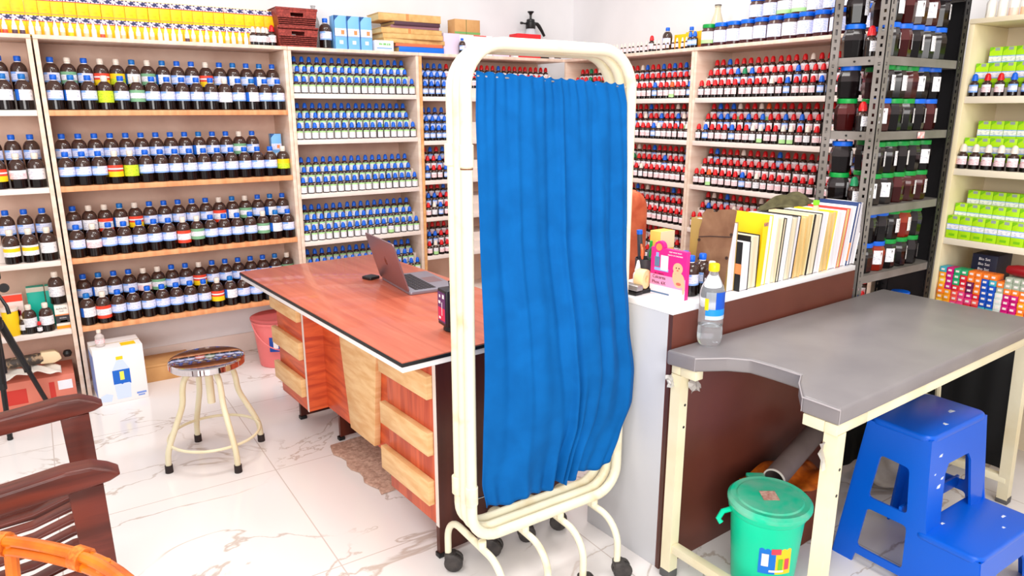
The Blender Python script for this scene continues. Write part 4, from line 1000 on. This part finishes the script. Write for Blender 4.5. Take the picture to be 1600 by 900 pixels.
MB().tube([(1.38, -.26, .14), (1.28, -.26, .70)], .011, 8).build('brace_rod', cream_metal, et)
pw = mat('crinkled_clear_film', (226, 222, 216), .15, trans=.5)
for (x, y, z, s_) in ((.075, -.045, .69, 1), (.01, .0, .70, .8), (.03, -.515, .66, 1.4)):
    m = MB(); q = random.Random(int(x*1000)); m.grid(lambda u, v: ((u-.5)*.045*s_ + q.uniform(-.004, .004), (v-.5)*.01 + q.uniform(-.008, .008), (v-.5)*.05*s_ + q.uniform(-.003, .003)), 5, 5)
    m.build('plastic_film', pw, et, (x, y - .012, z))

# ---------------- screen on castors ----------------
SX0, SX1, SZ0, SZ1 = .952, 1.528, .243, 1.688
fs = thing('folding_screen', 'cream tubular folding privacy screen on castors with royal blue curtain', 'screen', (SX0, 1.655, 0), 0)
rust = noisy('cream_paint_with_rust', (234, 227, 200), (212, 184, 128), (9, 9, 9), .35, lo=.56, hi=.8)
for k in range(3):
    y = k*.041; x1 = SX1 - SX0 - (0, .004, .008)[k]; x0 = (0, .002, .004)[k]
    pts = []
    z0, z1 = SZ0 + .002*k, SZ1 - .003*k; r_ = .115; rb_ = .09
    for cx, cz, a0, rr_ in ((x1-rb_, z0+rb_, -90, rb_), (x1-r_, z1-r_, 0, r_), (x0+r_, z1-r_, 90, r_), (x0+rb_, z0+rb_, 180, rb_)):
        for i in range(9): a = R(a0+90*i/8); pts.append((cx+rr_*math.cos(a), y, cz+rr_*math.sin(a)))
    MB().tube(pts, .0165, 14, closed=True).build('frame', rust, fs)
for z in (1.40, .40):
    for k in range(2):
        MB().lathe([(.0168, -.03), (.0195, -.028), (.0195, .028), (.0168, .03)], 14, M=Matrix.Translation((.0, k*.041*2, z))).build('hinge_collar', rust, fs)
m = MB(); m.lathe([(.0172, -.002), (.0172, .002)], 14, M=Matrix.Translation((0, 0, 1.366))); m.lathe([(.0172, -.002), (.0172, .002)], 14, M=Matrix.Translation((0, 0, .425))); m.build('rust_ring', mat('rust_brown', (120, 70, 36), .7), fs)
# bow feet
for k, x in enumerate((.035, .195, .335, .480)):
    y0, y1, rr_ = -.125, .225, .085; zt = .206
    pts = [(x, y1, .062)]
    for i in range(9): a = R(90*i/8); pts.append((x, y1-rr_+rr_*math.cos(a), zt-rr_+rr_*math.sin(a)))
    for i in range(9): a = R(90+90*i/8); pts.append((x, y0+rr_+rr_*math.cos(a), zt-rr_+rr_*math.sin(a)))
    pts.append((x, y0, .062))
    ft = MB().tube(pts, .0115, 12).build('foot', rust, fs)
    m = MB().tube([(x, .0, zt+.004), (x, 0, SZ0-.01)], .013, 10); m.build('foot_stub', rust, ft)
    for yy in (y1, y0):
        a = R((-34, -48, -22, -40)[k] + (0 if yy > 0 else 14))
        Mx = Matrix.Translation((x, yy, 0)) @ Matrix.Rotation(a, 4, 'Z')
        m = MB()
        for s_ in (-1, 1): m.lathe([(.012, -.009), (.029, -.009), (.032, -.005), (.032, .005), (.029, .009), (.0, .009)], 18, M=Mx @ Matrix.Translation((.018, s_*.0125, .0322)) @ Matrix.Rotation(R(90), 4, 'X'))
        m.box(-.012, .026, -.022, .022, .040, .068, 0, .008, Mx); m.lathe([(.012, .05), (.012, .066)], 12, M=Matrix.Translation((x, yy, 0)))
        m.build('castor', noisy('dusty_black_castor', (44, 40, 40), (66, 60, 58), (40, 40, 40), .5), ft)
# curtain
def lerp_t(tab, v):
    for (a, A), (b, B) in zip(tab, tab[1:]):
        if v <= b: t_ = (v-a)/(b-a); t_ = t_*t_*(3-2*t_)*.5 + t_*.5; return A + (B-A)*t_
    return tab[-1][1]
edgeR = [(0, .537), (.05, .552), (.2, .556), (.45, .558), (.62, .576), (.75, .606), (.84, .606), (.93, .566), (1, .530)]
edgeL = [(0, .030), (.1, .024), (.6, .024), (.8, .020), (.93, .022), (1, .040)]
fr_ = random.Random(5); FO = [(.035, 5.5, .3), (.09, 9, 1.2), (.145, 13, 2.0), (.2, 17, .2), (.25, 31, .7)]
def curt(u, v):
    x0, x1 = lerp_t(edgeL, v), lerp_t(edgeR, v)
    bot = max(0, (v-.62)/.38); s3 = bot*bot*(3-2*bot)
    # the cloth is drawn together a little right of the middle of the hem
    uu = u + (.055*s3*math.exp(-((u-.40)/.16)**2) - .05*s3*math.exp(-((u-.72)/.14)**2))
    x = x0 + (x1-x0)*uu
    top = math.exp(-v*9)
    def fold(c, w, a, f=0): return a*math.exp(-((u + f*v - c)/w)**2)
    y = -.020*min(1, v*3) - .004
    for c, w, a, f in ((.13, .035, .012, -.02), (.235, .02, -.008, .0), (.34, .05, -.012, .03), (.45, .03, .011, .0), (.535, .016, -.012, .01), (.575, .02, .013, .01), (.66, .05, -.010, -.02), (.755, .018, .012, .02), (.80, .03, -.010, .0), (.90, .03, .010, .03), (.95, .02, -.008, .0)):
        y += fold(c, w, a, f)*(.35 + .65*min(1, v*3)) * (1 - .35*s3)
    y += top*(.0045*math.sin(u*95 + 2*math.sin(u*11)) + .004*math.sin(u*41))
    y -= .055*(math.sin(math.pi*min(1, max(0, (v-.35)/.65)))**1.3)*max(0, math.sin(math.pi*min(1, u*.92+.06)))**.6
    # radiating tucks above the gathered hem
    d = u - .56
    y += s3*(.011*math.sin(9*math.log(abs(d)*14+1)*(1 if d > 0 else -1) + 1.2) + (.006*math.sin(u*70) if bot > .6 else 0)*(bot-.6)*2.5)
    z = 1.615 - .022*u - (1.615-.376)*v + .022*u*v + .0025*math.sin(u*95)*(1-min(1, v*8))
    z += s3*(-.018*math.sin(u*math.pi) + .010*math.sin(u*26+1)*bot) - (.030*(1-u)**3)*s3
    return (x, y, z)
c_ = MB().grid(curt, 150, 90).build('curtain', noisy('royal_blue_cloth', (0, 84, 150), (2, 92, 162), (12, 12, 12), .8, bump=.06, spec=.15), fs, ang=80)
md = c_.modifiers.new('t', 'SOLIDIFY'); md.thickness = .0016
MB().tube([(.0, .0, 1.606), (.575, .0, 1.584)], .0022, 6).build('curtain_wire', chrome, fs)
MB().tube([(.0, .0, .384), (.575, .0, .384)], .0022, 6).build('curtain_wire', chrome, fs)

# ---------------- desk ----------------
DA = R(4.0); DO = (.992, 1.95, 0); DM = Matrix.Translation(DO) @ Matrix.Rotation(DA, 4, 'Z')
dk = thing('desk', 'red-brown laminate desk with orange wood front and pale wood bars', 'desk', DO, DA)
top_l = noisy('red_cherry_laminate', (200, 108, 82), (174, 82, 60), (26, 1.6, 26), .32, dist=.8, detail=6, lo=.3, hi=.75, coat=.2)
front_w = noisy('orange_grained_wood', (222, 98, 52), (178, 62, 34), (3, 3, 22), .38, dist=1.2, detail=5)
front_h = noisy('orange_grained_wood_upright', (214, 98, 60), (176, 68, 42), (22, 22, 2), .4, dist=1.0, detail=5)
bar_w = noisy('pale_oak_bar', (236, 196, 142), (220, 168, 110), (4, 8, 40), .45)
maho = noisy('dark_mahogany_laminate', (84, 34, 22), (54, 20, 14), (14, 14, 1.6), .35)
strip = mat('pale_edge_strip', (226, 212, 204), .4)
MB().box(-.146, .575, -.05, 1.525, .755, .770, bev=.001).build('desk_top', top_l, dk)
MB().box(-.1485, .5775, -.0525, 1.5275, .7535, .7665, bev=.002).build('black_edge_band', black_pl, dk)
MB().box(-.145, .574, -.049, 1.524, .735, .7532, bev=.001).build('white_under_edge', mat('white_edge_band', (238, 232, 230), .4), dk)
MB().box(.0, .56, 0, .02, .018, .7348).build('end_panel', maho, dk)
MB().box(-.0015, .0, -.001, .018, .12, .7348).build('edge_strip', strip, dk)
MB().box(-.006, .03, -.004, .024, 0, .0178, bev=.003).build('panel_foot', black_pl, dk)
def cab(y0, y1, zb, mat_, bars, label=None):
    c = MB().box(.0, .5, y0, y1, zb, .7348, bev=.001).build('cabinet', mat_, dk)
    for (a, b, z0, z1) in bars: MB().box(-.024, -.0004, a, b, z0, z1, bev=.002).build('pale_wood_bar', bar_w, c)
    return c
cab(.021, .345, .125, front_h, [(.020, .362, .590, .672), (.022, .365, .385, .470), (.024, .372, .198, .290)])
c2 = cab(1.145, 1.490, .145, front_w, [(1.165, 1.510, .580, .635), (1.165, 1.515, .398, .482), (1.165, 1.515, .215, .302)])
MB().box(-.003, .0, 1.1435, 1.158, .145, .7348).build('edge_strip', strip, dk)
MB().box(.09, .108, .3455, 1.1445, .150, .7348).build('modesty_panel', front_w, dk)
m = MB().prism([(.925, .7348), (.535, .7348), (.605, .165), (.832, .165)], .062, .0895, 'x', 0, .002); m.build('tapered_board', bar_w, dk)
MB().box(.05, .45, 1.40, 1.42, .018, .1448).build('foot_panel', maho, dk); MB().box(.045, .08, 1.395, 1.425, 0, .0178, bev=.003).build('panel_foot', black_pl, dk)
MB().box(.110, .45, 1.06, 1.078, .018, .30).build('foot_panel', maho, dk); MB().box(.100, .13, 1.055, 1.083, 0, .0178, bev=.003).build('panel_foot', black_pl, dk)
MB().lathe([(.014, 0), (.014, .12)], 12, M=Matrix.Translation((.12, .20, 0))).build('panel_foot', black_pl, dk)
# coir mat under the desk
mp_ = [(.0 + (.012*math.sin(k*1.7) if k else 0), .50 + .044*k) for k in range(13)] + [(.30 + .02*math.sin(k*2.3), 1.03 - .044*k) for k in range(13)]
m = MB().prism(mp_, .0, .010, 'z', 0, .003)

tag(m.build('door_mat', noisy('matted_brown_fibre', (206, 168, 148), (166, 128, 110), (60, 60, 60), .95, bump=1), None, tuple(DM @ Vector((.03, 0, .0005))), (0, 0, DA)), 'dusty brown fibre mat lying under the middle of the desk', 'mat')

# laptop
LP = thing('laptop', 'open mauve-grey aluminium laptop seen from behind on the desk', 'laptop', (1.231, 2.779, .7708), R(-3.5 + 0))
alu = mat('rosy_grey_aluminium', (150, 122, 126), .35, .55); alub = mat('silver_grey_aluminium', (150, 146, 158), .35, .5)
MB().prism(rrect(0, .222, -.172, .172, .012), 0, .013, 'z', 0, .002).build('base', alub, LP)
kb = MB()
for r_ in range(5):
    for c_i in range(13): kb.box(.035 + r_*.0195, .051 + r_*.0195, -.145 + c_i*.0225, -.1265 + c_i*.0225, .0131, .0146)
kb.build('keyboard', mat('charcoal_keys', (46, 42, 46), .5), LP)
MB().prism(rrect(.138, .205, -.05, .05, .004), .0131, .0134, 'z').build('touchpad', alu, LP)
lid = MB().prism(rrect(-.172, .172, 0, .216, .012), -.003, .003, 'x', 0, .0015).build('screen_lid', alu, LP, (-.002, 0, .014), (0, R(-17), 0))
MB().box(.0031, .0034, -.164, .164, .008, .208).build('display', mat('dark_display', (30, 30, 36), .15), lid)
ap = []
for i in range(40):
    a = 2*math.pi*i/40; r_ = .0155*(1 - .06*math.cos(2*a)) ; yy, zz_ = r_*math.cos(a)*.95, r_*math.sin(a)
    # bite on one side and dimples top and bottom
    d = math.hypot(yy + .0165, zz_ - .001)
    if d < .0085: s_ = .0085; yy = -.0165 + (yy+.0165)/d*s_; zz_ = .001 + (zz_-.001)/d*s_
    if abs(yy) < .003: zz_ *= .88
    ap.append((yy, zz_ + .108))
m = MB().prism(ap, -.0034, -.0030, 'x'); m.prism([(0, .1250), (-.0045, .1280), (-.0055, .1335), (-.001, .1310)], -.0034, -.0030, 'x'); m.build('apple_logo', mat('dark_copper_logo', (96, 50, 44), .25, .7), lid)
ph = MB().prism(rrect(-.03, .03, -.03, .03, .008), 0, .012, 'z', 0, .002); tag(ph.build('mouse', black_pl, None, (1.205, 2.985, .7708), (0, 0, R(20))), 'small black gadget lying left of the laptop hinge', 'gadget')
# payment speaker box
pb = thing('payment_speaker', 'black upright payment speaker with purple and pink screen near desk corner', 'speaker', tuple(DM @ Vector((.163, .135, .7708))), R(-4))
MB().lathe([(.036, 0), (.038, .004), (.034, .018), (.026, .022)], 24).build('base', black_pl, pb)
MB().prism(rrect(-.045, .045, -.036, .036, .008), .022, .150, 'z', 0, .003).build('housing', mat('charcoal_housing', (36, 34, 40), .4), pb)
Mx = Matrix.Identity(4)
m = MB(); m.box(-.0462, -.0452, -.03, .03, .034, .140, 0); m.box(-.0465, -.0455, -.027, .027, .040, .085, 1); m.box(-.0466, -.0456, -.006, -.002, .058, .105, 2); m.box(-.0466, -.0456, .008, .024, .098, .108, 2); m.box(-.0466, -.0456, -.022, -.008, .12, .134, 2); m.box(-.0466, -.0456, .008, .018, .12, .13, 2); m.box(-.0466, -.0456, .006, .022, .044, .052, 2)
m.build('display', [mat('purple_display', (84, 50, 110), .25), mat('hot_pink_display', (216, 40, 90), .25), paper], pb)
MB().tube([(.0, .03, .15), (.0, .04, .165), (.03, .03, .168), (.04, .0, .15)], .0025, 6).build('cable', black_pl, pb)

# ---------------- revolving stool ----------------
st = thing('revolving_stool', 'round polished steel top stool on cream bent tube legs', 'stool', (.507, 3.176, 0), R(4))
m = MB().lathe([(.120, .436), (.150, .437), (.156, .442), (.156, .466), (.152, .471), (.140, .473), (.0, .4725)], 48); m.build('seat', mat('mirror_steel', (214, 206, 208), .06, 1), st)
MB().lathe([(.0, .26), (.017, .26), (.017, .436)], 16, capt=False).build('centre_tube', cream_metal, st)
prof = [(.015, .425), (.05, .428), (.085, .418), (.108, .392), (.118, .345), (.120, .305), (.128, .27), (.160, .20), (.198, .115), (.208, .075), (.210, .03)]
def smooth_pts(P, n=3):
    P = [Vector(p) for p in P]
    for _ in range(n):
        Q = [P[0]]
        for a, b in zip(P, P[1:]): Q += [a*.75+b*.25, a*.25+b*.75]
        Q.append(P[-1]); P = Q
    return P
for k in range(4):
    a = R(0 + 90*k) + R(8)
    lg = MB().tube(smooth_pts([(r_*math.cos(a), r_*math.sin(a), z) for r_, z in prof], 2), .0125, 12).build('leg', cream_metal, st)
    MB().lathe([(.0165, 0), (.016, .034)], 14, M=Matrix.Translation((.210*math.cos(a), .210*math.sin(a), 0))).build('rubber_foot', mat('brown_black_rubber', (44, 32, 32), .7), lg)
MB().tube([(.190*math.cos(2*math.pi*i/40), .190*math.sin(2*math.pi*i/40), .115) for i in range(40)], .0065, 8, closed=True).build('foot_ring', cream_metal, st)

# ---------------- wooden armchair ----------------
wd = noisy('dark_reddish_wood', (106, 42, 30), (70, 26, 18), (2.5, 20, 20), .32, dist=.8)
ac = thing('wooden_armchair', 'dark reddish wooden slatted armchair at the left picture edge', 'chair', (-.222, 2.10, 0), 0)
def armp(): return [(x_, z_ + .046) for x_, z_ in [(-.42, .612), (-.2, .615), (.08, .640), (.18, .652), (.235, .650), (.270, .634), (.295, .616), (.268, .604), (.22, .598), (.05, .585), (-.2, .565), (-.42, .560)]]
for s_, yc in ((-1, -.248), (1, .244)):
    MB().prism(armp(), yc-.032, yc+.032, 'y', 0, .008, seg=3).build('arm', wd, ac)
    MB().prism([(.205, 0), (.262, 0), (.254, .643), (.180, .640)], yc-.018, yc+.018, 'y', 0, .003).build('front_leg', wd, ac)
    MB().prism([(-.42, 0), (-.36, 0), (-.33, .45), (-.42, 1.0), (-.465, 1.0), (-.39, .45)], yc-.018, yc+.018, 'y', 0, .003).build('rear_leg', wd, ac)
    MB().prism([(-.36, .33), (.205, .35), (.205, .42), (-.36, .39)], yc-.013, yc+.013, 'y', 0, .002).build('side_rail', wd, ac)
MB().prism([(-.205+.005, .34), (.205-.005, .34), (.205-.005, .405), (-.2, .405)], .205, .232, 'x', 0, .003).build('front_rail', wd, ac)
for k in range(6):
    y = -.180 + k*.072
    MB().prism([(-.35, .395), (-.1, .385), (.08, .398), (.17, .425), (.225, .425), (.245, .412), (.24, .408), (.18, .415), (.08, .389), (-.1, .376), (-.35, .386)], y-.021, y+.021, 'y', 0, .003).build('seat_slat', wd, ac)
for k in range(3): MB().box(-.43-.02*k, -.415-.02*k, -.215, .215, .55+.15*k, .62+.15*k, bev=.004).build('back_slat', wd, ac)
# ---------------- cane chair ----------------
cane = noisy('honey_rattan', (232, 130, 26), (196, 88, 12), (10, 10, 10), .3, coat=.3)
cc = thing('rattan_chair', 'honey-coloured round rattan chair arm in the bottom left foreground', 'chair', (-.285, 1.085, -.0), 0)
ringp = smooth_pts([(x_, y_, z_-.022) for x_, y_, z_ in [(-.36, .60, .72), (-.16, .56, .745), (-.02, .50, .755), (.13, .426, .755), (.21, .349, .752), (.285, .253, .75), (.335, .12, .745), (.35, -.05, .72), (.33, -.25, .66)]], 2)
for k in range(3):
    a = k*2.1; MB().tube([p + Vector((.012*math.cos(a)*.6, .012*math.cos(a)*.6, .012*math.sin(a))) for p in ringp], .0098, 10).build('arm_cane', cane, cc)
bindm = noisy('split_cane_binding', (224, 132, 50), (180, 84, 24), (90, 90, 90), .35)
for i in (14, 20, 26):
    p = ringp[i]; tg = (ringp[i+1]-ringp[i-1]).normalized(); MB().tube([p - tg*.012, p + tg*.012], .0225, 12).build('binding', bindm, cc)
seatp = [(.30*math.cos(2*math.pi*i/36), .05+.36*math.sin(2*math.pi*i/36), .40) for i in range(36)]
MB().tube(seatp, .014, 10, closed=True).build('seat_ring', cane, cc)
m = MB(); m.lathe([(.0, .405), (.285, .405), (.29, .412), (0, .415)], 36, M=Matrix.Translation((0, .05, 0)) @ Matrix.Scale(1.22, 4, (0, 1, 0))); m.build('woven_seat', noisy('woven_cane', (226, 150, 70), (186, 104, 40), (80, 80, 80), .5, bump=.5), cc)
for (p, q) in (((-.14, .55, .735), (-.13, .42, .40)), ((.15, .41, .745), (.13, .35, .40)), ((.29, .24, .74), (.24, .22, .40)), ((.345, -.02, .715), (.29, .0, .40))): MB().tube([p, q], .012, 10).build('spindle', cane, cc)
for a in (35, 125, 215, 305):
    MB().tube([(.27*math.cos(R(a)), .05+.32*math.sin(R(a)), .40), (.29*math.cos(R(a)), .05+.35*math.sin(R(a)), 0)], .015, 10).build('leg', cane, cc)
# ---------------- tripod ----------------
tp = thing('camera_tripod', 'black camera tripod standing at the left picture edge', 'tripod', (-.262, 3.99, 0), 0)
MB().lathe([(.015, .30), (.015, .66), (.02, .665), (.02, .70), (.0, .70)], 14).build('centre_column', black_pl, tp)
m = MB(); m.lathe([(.028, .52), (.032, .53), (.032, .57), (.02, .585)], 16); m.build('leg_hub', black_pl, tp)
m = MB(); m.box(-.03, .03, -.024, .024, .70, .755, 0, .008); m.box(-.02, .055, -.018, .018, .755, .79, 0, .005); m.lathe([(.0, -.012), (.02, -.012), (.022, 0), (.02, .012), (0, .012)], 16, M=Matrix.Translation((.06, -.02, .715)) @ Matrix.Rotation(R(90), 4, 'X')); m.build('pan_head', black_pl, tp)
MB().tube([(.03, -.02, .70), (.06, -.06, .635), (.065, -.07, .60)], [.006, .008, .009], 8).build('pan_handle', black_pl, tp)
for (x, y) in ((-.015, -.10), (.145, .255), (-.24, .14)):
    top_ = Vector((x*.12, y*.12, .545)); ft = Vector((x, y, .018)); md_ = top_.lerp(ft, .55)
    m = MB().tube([top_, md_], .0165, 8); m.tube([md_, ft], .0115, 8); lg = m.build('leg', black_pl, tp)
    MB().lathe([(.011, 0), (.013, .004), (.010, .022)], 10, M=Matrix.Translation((x, y, 0))).build('rubber_foot', black_pl, lg)
    MB().lathe([(.016, -.015), (.017, 0), (.016, .015)], 10, M=Matrix.Translation(md_)).build('leg_clamp', black_pl, lg)

# ---------------- green pedal bin ----------------
gb = thing('waste_bin', 'sea-green plastic lidded waste bin under the couch', 'bin', (1.835, 1.262, 0), R(-35))
gb.scale = (1.09, 1.09, 1.09)
gp = mat('sea_green_plastic', (4, 218, 168), .3)
MB().lathe([(.084, 0), (.090, .004), (.106, .232), (.113, .240), (.115, .256), (.108, .258), (.104, .245)], 40).build('bin_body', gp, gb)
m = MB().lathe([(.118, .262), (.1205, .268), (.1205, .276), (.112, .284), (.096, .282), (.092, .286), (.0, .290)], 40); m.box(-.028, .028, .085, .150, .262, .276, 0, .004)
ld = m.build('lid', noisy('sea_green_dusty_lid', (4, 214, 166), (120, 210, 176), (14, 14, 14), .35), gb, (0, 0, 0), (R(2.0), 0, 0))
MB().box(-.028, .018, -.03, .018, .2905, .2915).build('sticker', [noisy('scratched_sticker', (238, 200, 180), (200, 120, 110), (80, 80, 80), .5)], ld)
m = MB(); m.tube([(-.108, .0, .236), (-.135, -.008, .232), (-.150, -.02, .215), (-.142, -.026, .205)], .008, 8); m.build('handle', gp, gb)
m = MB().arc_label(.1012, .085, .178, R(27), [(1, [(.5, 0), (.5, 1)])], 14, ang=R(-90))
s2 = R(-58)
m.arc_label(.1022, .11, .150, R(5.5), [(1, 2)], 5, ang=R(-107)); m.arc_label(.1022, .10, .135, R(4), [(1, 3)], 4, ang=R(-82)); m.arc_label(.1022, .10, .135, R(4), [(1, 4)], 4, ang=R(-71)); m.arc_label(.1022, .15, .168, R(8), [(1, 4)], 6, ang=R(-90)); m.arc_label(.1022, .092, .099, R(12), [(1, 2)], 6, ang=R(-88))
m.build('sticker', [mat('sticker_blue', (10, 120, 220), .4), mat('sticker_yellow', (250, 214, 30), .4), paper, mat('sticker_green', (120, 200, 40), .4), mat('sticker_pink', (240, 70, 90), .4)], gb)

# ---------------- things under the couch ----------------
simple_box('brown cardboard box on the floor behind the green bin', 2.13, 1.385, 0, .30, .17, .215, [noisy('dim_brown_card', (120, 58, 36), (96, 44, 28), (6, 6, 6), .7)], None, R(3))
m = MB().grid(lambda u, v: ((u-.5)*.32, (v-.5)*.20, .012*math.sin(u*9+v*4) + .010*math.sin(v*13) + .02), 24, 16)
oc = tag(m.build('orange_sheet', noisy('orange_brown_plastic', (214, 110, 24), (160, 70, 14), (20, 20, 20), .35), None, (2.12, 1.38, .218), (0, 0, R(3))), 'crumpled orange-brown plastic sheet on the brown box', 'sheet'); oc.modifiers.new('t', 'SOLIDIFY').thickness = .002
m = MB().lathe([(.038, 0), (.038, .40), (.034, .40), (.034, .0), (.038, 0)], 28, capb=False, capt=False, M=Matrix.Rotation(R(83), 4, 'Y') @ Matrix.Rotation(0, 4, 'Z'))
rl = tag(m.build('paper_roll', [noisy('grey_brown_roll', (120, 104, 100), (96, 82, 78), (4, 4, 4), .7)], None, (1.96, 1.335, .292), (0, 0, R(14))), 'grey cardboard tube roll lying on the orange sheet under the couch', 'roll')
MB().lathe([(.0385, -.001), (.0385, .004), (.0335, .004), (.0335, -.001), (.0385, -.001)], 28, capb=False, capt=False, M=Matrix.Rotation(R(83), 4, 'Y')).build('roll_rim', mat('whitish_rim', (214, 204, 196), .6), rl)
# crumpled white sack further back
m = MB().grid(lambda u, v: (.17*math.cos(u*6.283)*math.sin(v*2.9+.12)*(1+.10*math.sin(u*25+v*9)), .12*math.sin(u*6.283)*math.sin(v*2.9+.12)*(1+.12*math.sin(u*19)), .13 - .125*math.cos(v*2.9+.12)*(1+.05*math.sin(u*31))), 40, 20)
tag(m.build('white_sack', noisy('dirty_white_sack', (226, 216, 204), (196, 182, 168), (12, 12, 12), .9), None, (2.80, 1.335, 0.002)), 'crumpled dirty white sack on the floor seen through the blue step stool', 'sack')

# ---------------- blue step stool ----------------
bs = thing('step_stool', 'royal blue plastic two-step stool with white paint marks', 'stool', (2.385, .965, 0), 0)
bp = mat('royal_blue_plastic', (0, 90, 206), .3)
m = MB()
TOPZ, LOWZ = .53, .216
def slab(x0, x1, y0, y1, z, r=.035, t=.024):
    m.prism(rrect(x0, x1, y0, y1, r), z-t, z, 'z', 0, .008, seg=3)
slab(-.184, .184, -.004, .206, TOPZ); slab(-.202, .202, -.196, .012, LOWZ)
def hole_wall(outline, holes, a, b, Sh):
    """flat moulded wall with rounded windows: outline and holes in (y, z) filled by triangulation, then given thickness"""
    t = bmesh.new(); edges = []
    for loop in [outline] + holes:
        vs = [t.verts.new((0, p[0], p[1])) for p in loop]
        edges += [t.edges.new((vs[i], vs[(i+1) % len(vs)])) for i in range(len(vs))]
    bmesh.ops.triangle_fill(t, use_beauty=True, use_dissolve=False, edges=edges)
    t.verts.index_update()
    co = [v.co.copy() for v in t.verts]; n = len(co)
    fs = [tuple(v.index for v in f.verts) for f in t.faces]
    bd = [tuple(v.index for v in e.verts) for e in t.edges if len(e.link_faces) == 1]; t.free()
    vs = [(a, c.y, c.z) for c in co] + [(b, c.y, c.z) for c in co]
    bv, ff = m._add(vs, fs + [tuple(i+n for i in f[::-1]) for f in fs] + [(i, j, j+n, i+n) for i, j in bd], 0, Sh)
    bmesh.ops.recalc_face_normals(m.bm, faces=ff)
def rq(q, r=.016, n=4):
    """rounded quadrilateral"""
    out = []; k = len(q)
    for i in range(k):
        p0, p1, p2 = Vector(q[i-1]), Vector(q[i]), Vector(q[(i+1) % k])
        a = p1 + (p0-p1).normalized()*r; b = p1 + (p2-p1).normalized()*r
        for s in range(n+1):
            t_ = s/n; out.append(tuple(a*(1-t_)**2 + p1*2*t_*(1-t_) + b*t_**2))
    return out
side = [(.006, .515), (.200, .515), (.256, .0), (.185, .0), (.178, .035), (.02, .035), (.0, .0), (-.075, .0), (-.085, .075), (-.10, .095), (-.14, .095), (-.155, .075), (-.165, .0), (-.215, .0), (-.192, .204), (-.035, .204), (-.026, .25)]
holes = [rq([(.146, .412), (.050, .405), (.034, .252), (.165, .252)]), rq([(.162, .212), (.028, .212), (.02, .062), (.178, .062)])]
for xs, sg in ((-.176, -1), (.176, 1)):
    Sh = Matrix.Identity(4); Sh[0][2] = -sg*.055; Sh[0][3] = sg*.055*TOPZ
    hole_wall(side, holes, xs-.004, xs+.004, Sh)
def front(y0, ztop, lean, hw, leg_, arch, zb=0):
    """front or rear wall in (x, z) with an arched opening"""
    fl = .055*(ztop-zb)
    out = [(-hw, ztop-.012), (hw, ztop-.012), (hw+fl, zb), (hw+fl-leg_, zb), (hw-leg_, ztop-arch-.03), (hw-leg_-.02, ztop-arch), (-hw+leg_+.02, ztop-arch), (-hw+leg_, ztop-arch-.03), (-hw-fl+leg_, zb), (-hw-fl, zb)]
    Sh = Matrix.Identity(4); Sh[1][2] = -lean; Sh[1][3] = lean*ztop
    m.prism(out, y0-.004, y0+.004, 'y', 0, 0, M=Sh)
front(.004, TOPZ, -.09, .180, .095, .115, LOWZ-.01)
front(.202, TOPZ, .10, .178, .06, .09)
front(-.190, LOWZ, -.10, .196, .085, .085)
m.box(-.19, .19, .055, .063, .225, .265)
m.build('molded_body', bp, bs, ang=40)
m = MB()
for (x, z, w_, h_) in ((-.120, .455, .022, .010), (-.105, .375, .018, .009), (-.125, .352, .024, .014), (-.150, .40, .010, .006)):
    yy = .004 - .09*(TOPZ-z) - .0045
    m.prism([(x-w_/2, z-h_*.2), (x+w_*.3, z-h_/2), (x+w_/2, z+h_/2), (x-w_*.3, z+h_*.35)], yy, yy+.002, 'y')
for (x, y, w_) in ((.08, .07, .030), (-.04, .03, .016)): m.prism([(x-w_/2, y-.005), (x+w_/2, y-.008), (x+w_*.4, y+.007), (x-w_*.3, y+.005)], TOPZ, TOPZ+.0006, 'z')
for (x, y, w_) in ((.12, -.12, .022), (.05, -.15, .012), (-.09, -.03, .016)): m.prism([(x-w_/2, y-.003), (x+w_/2, y-.005), (x+w_*.4, y+.004), (x-w_*.3, y+.003)], LOWZ, LOWZ+.0006, 'z')
m.build('paint_marks', noisy('white_paint_splash', (240, 240, 240), (200, 214, 236), (90, 90, 90), .6), bs)
# added black sheets standing in for the deep shade behind the couch
shade_mat = mat('shade_sheet', (10, 9, 10), .8)
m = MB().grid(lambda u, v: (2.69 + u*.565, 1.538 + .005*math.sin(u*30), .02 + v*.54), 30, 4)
o_ = tag(m.build('shade_sheet', shade_mat), 'added black sheet standing in for shade across the foot of the grey rack', 'sheet'); o_.modifiers.new('t', 'SOLIDIFY').thickness = .002
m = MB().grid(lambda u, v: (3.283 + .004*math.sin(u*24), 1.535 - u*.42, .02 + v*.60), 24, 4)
o_ = tag(m.build('shade_sheet', shade_mat), 'added black sheet standing in for shade before the bottom of the right-hand unit', 'sheet'); o_.modifiers.new('t', 'SOLIDIFY').thickness = .002
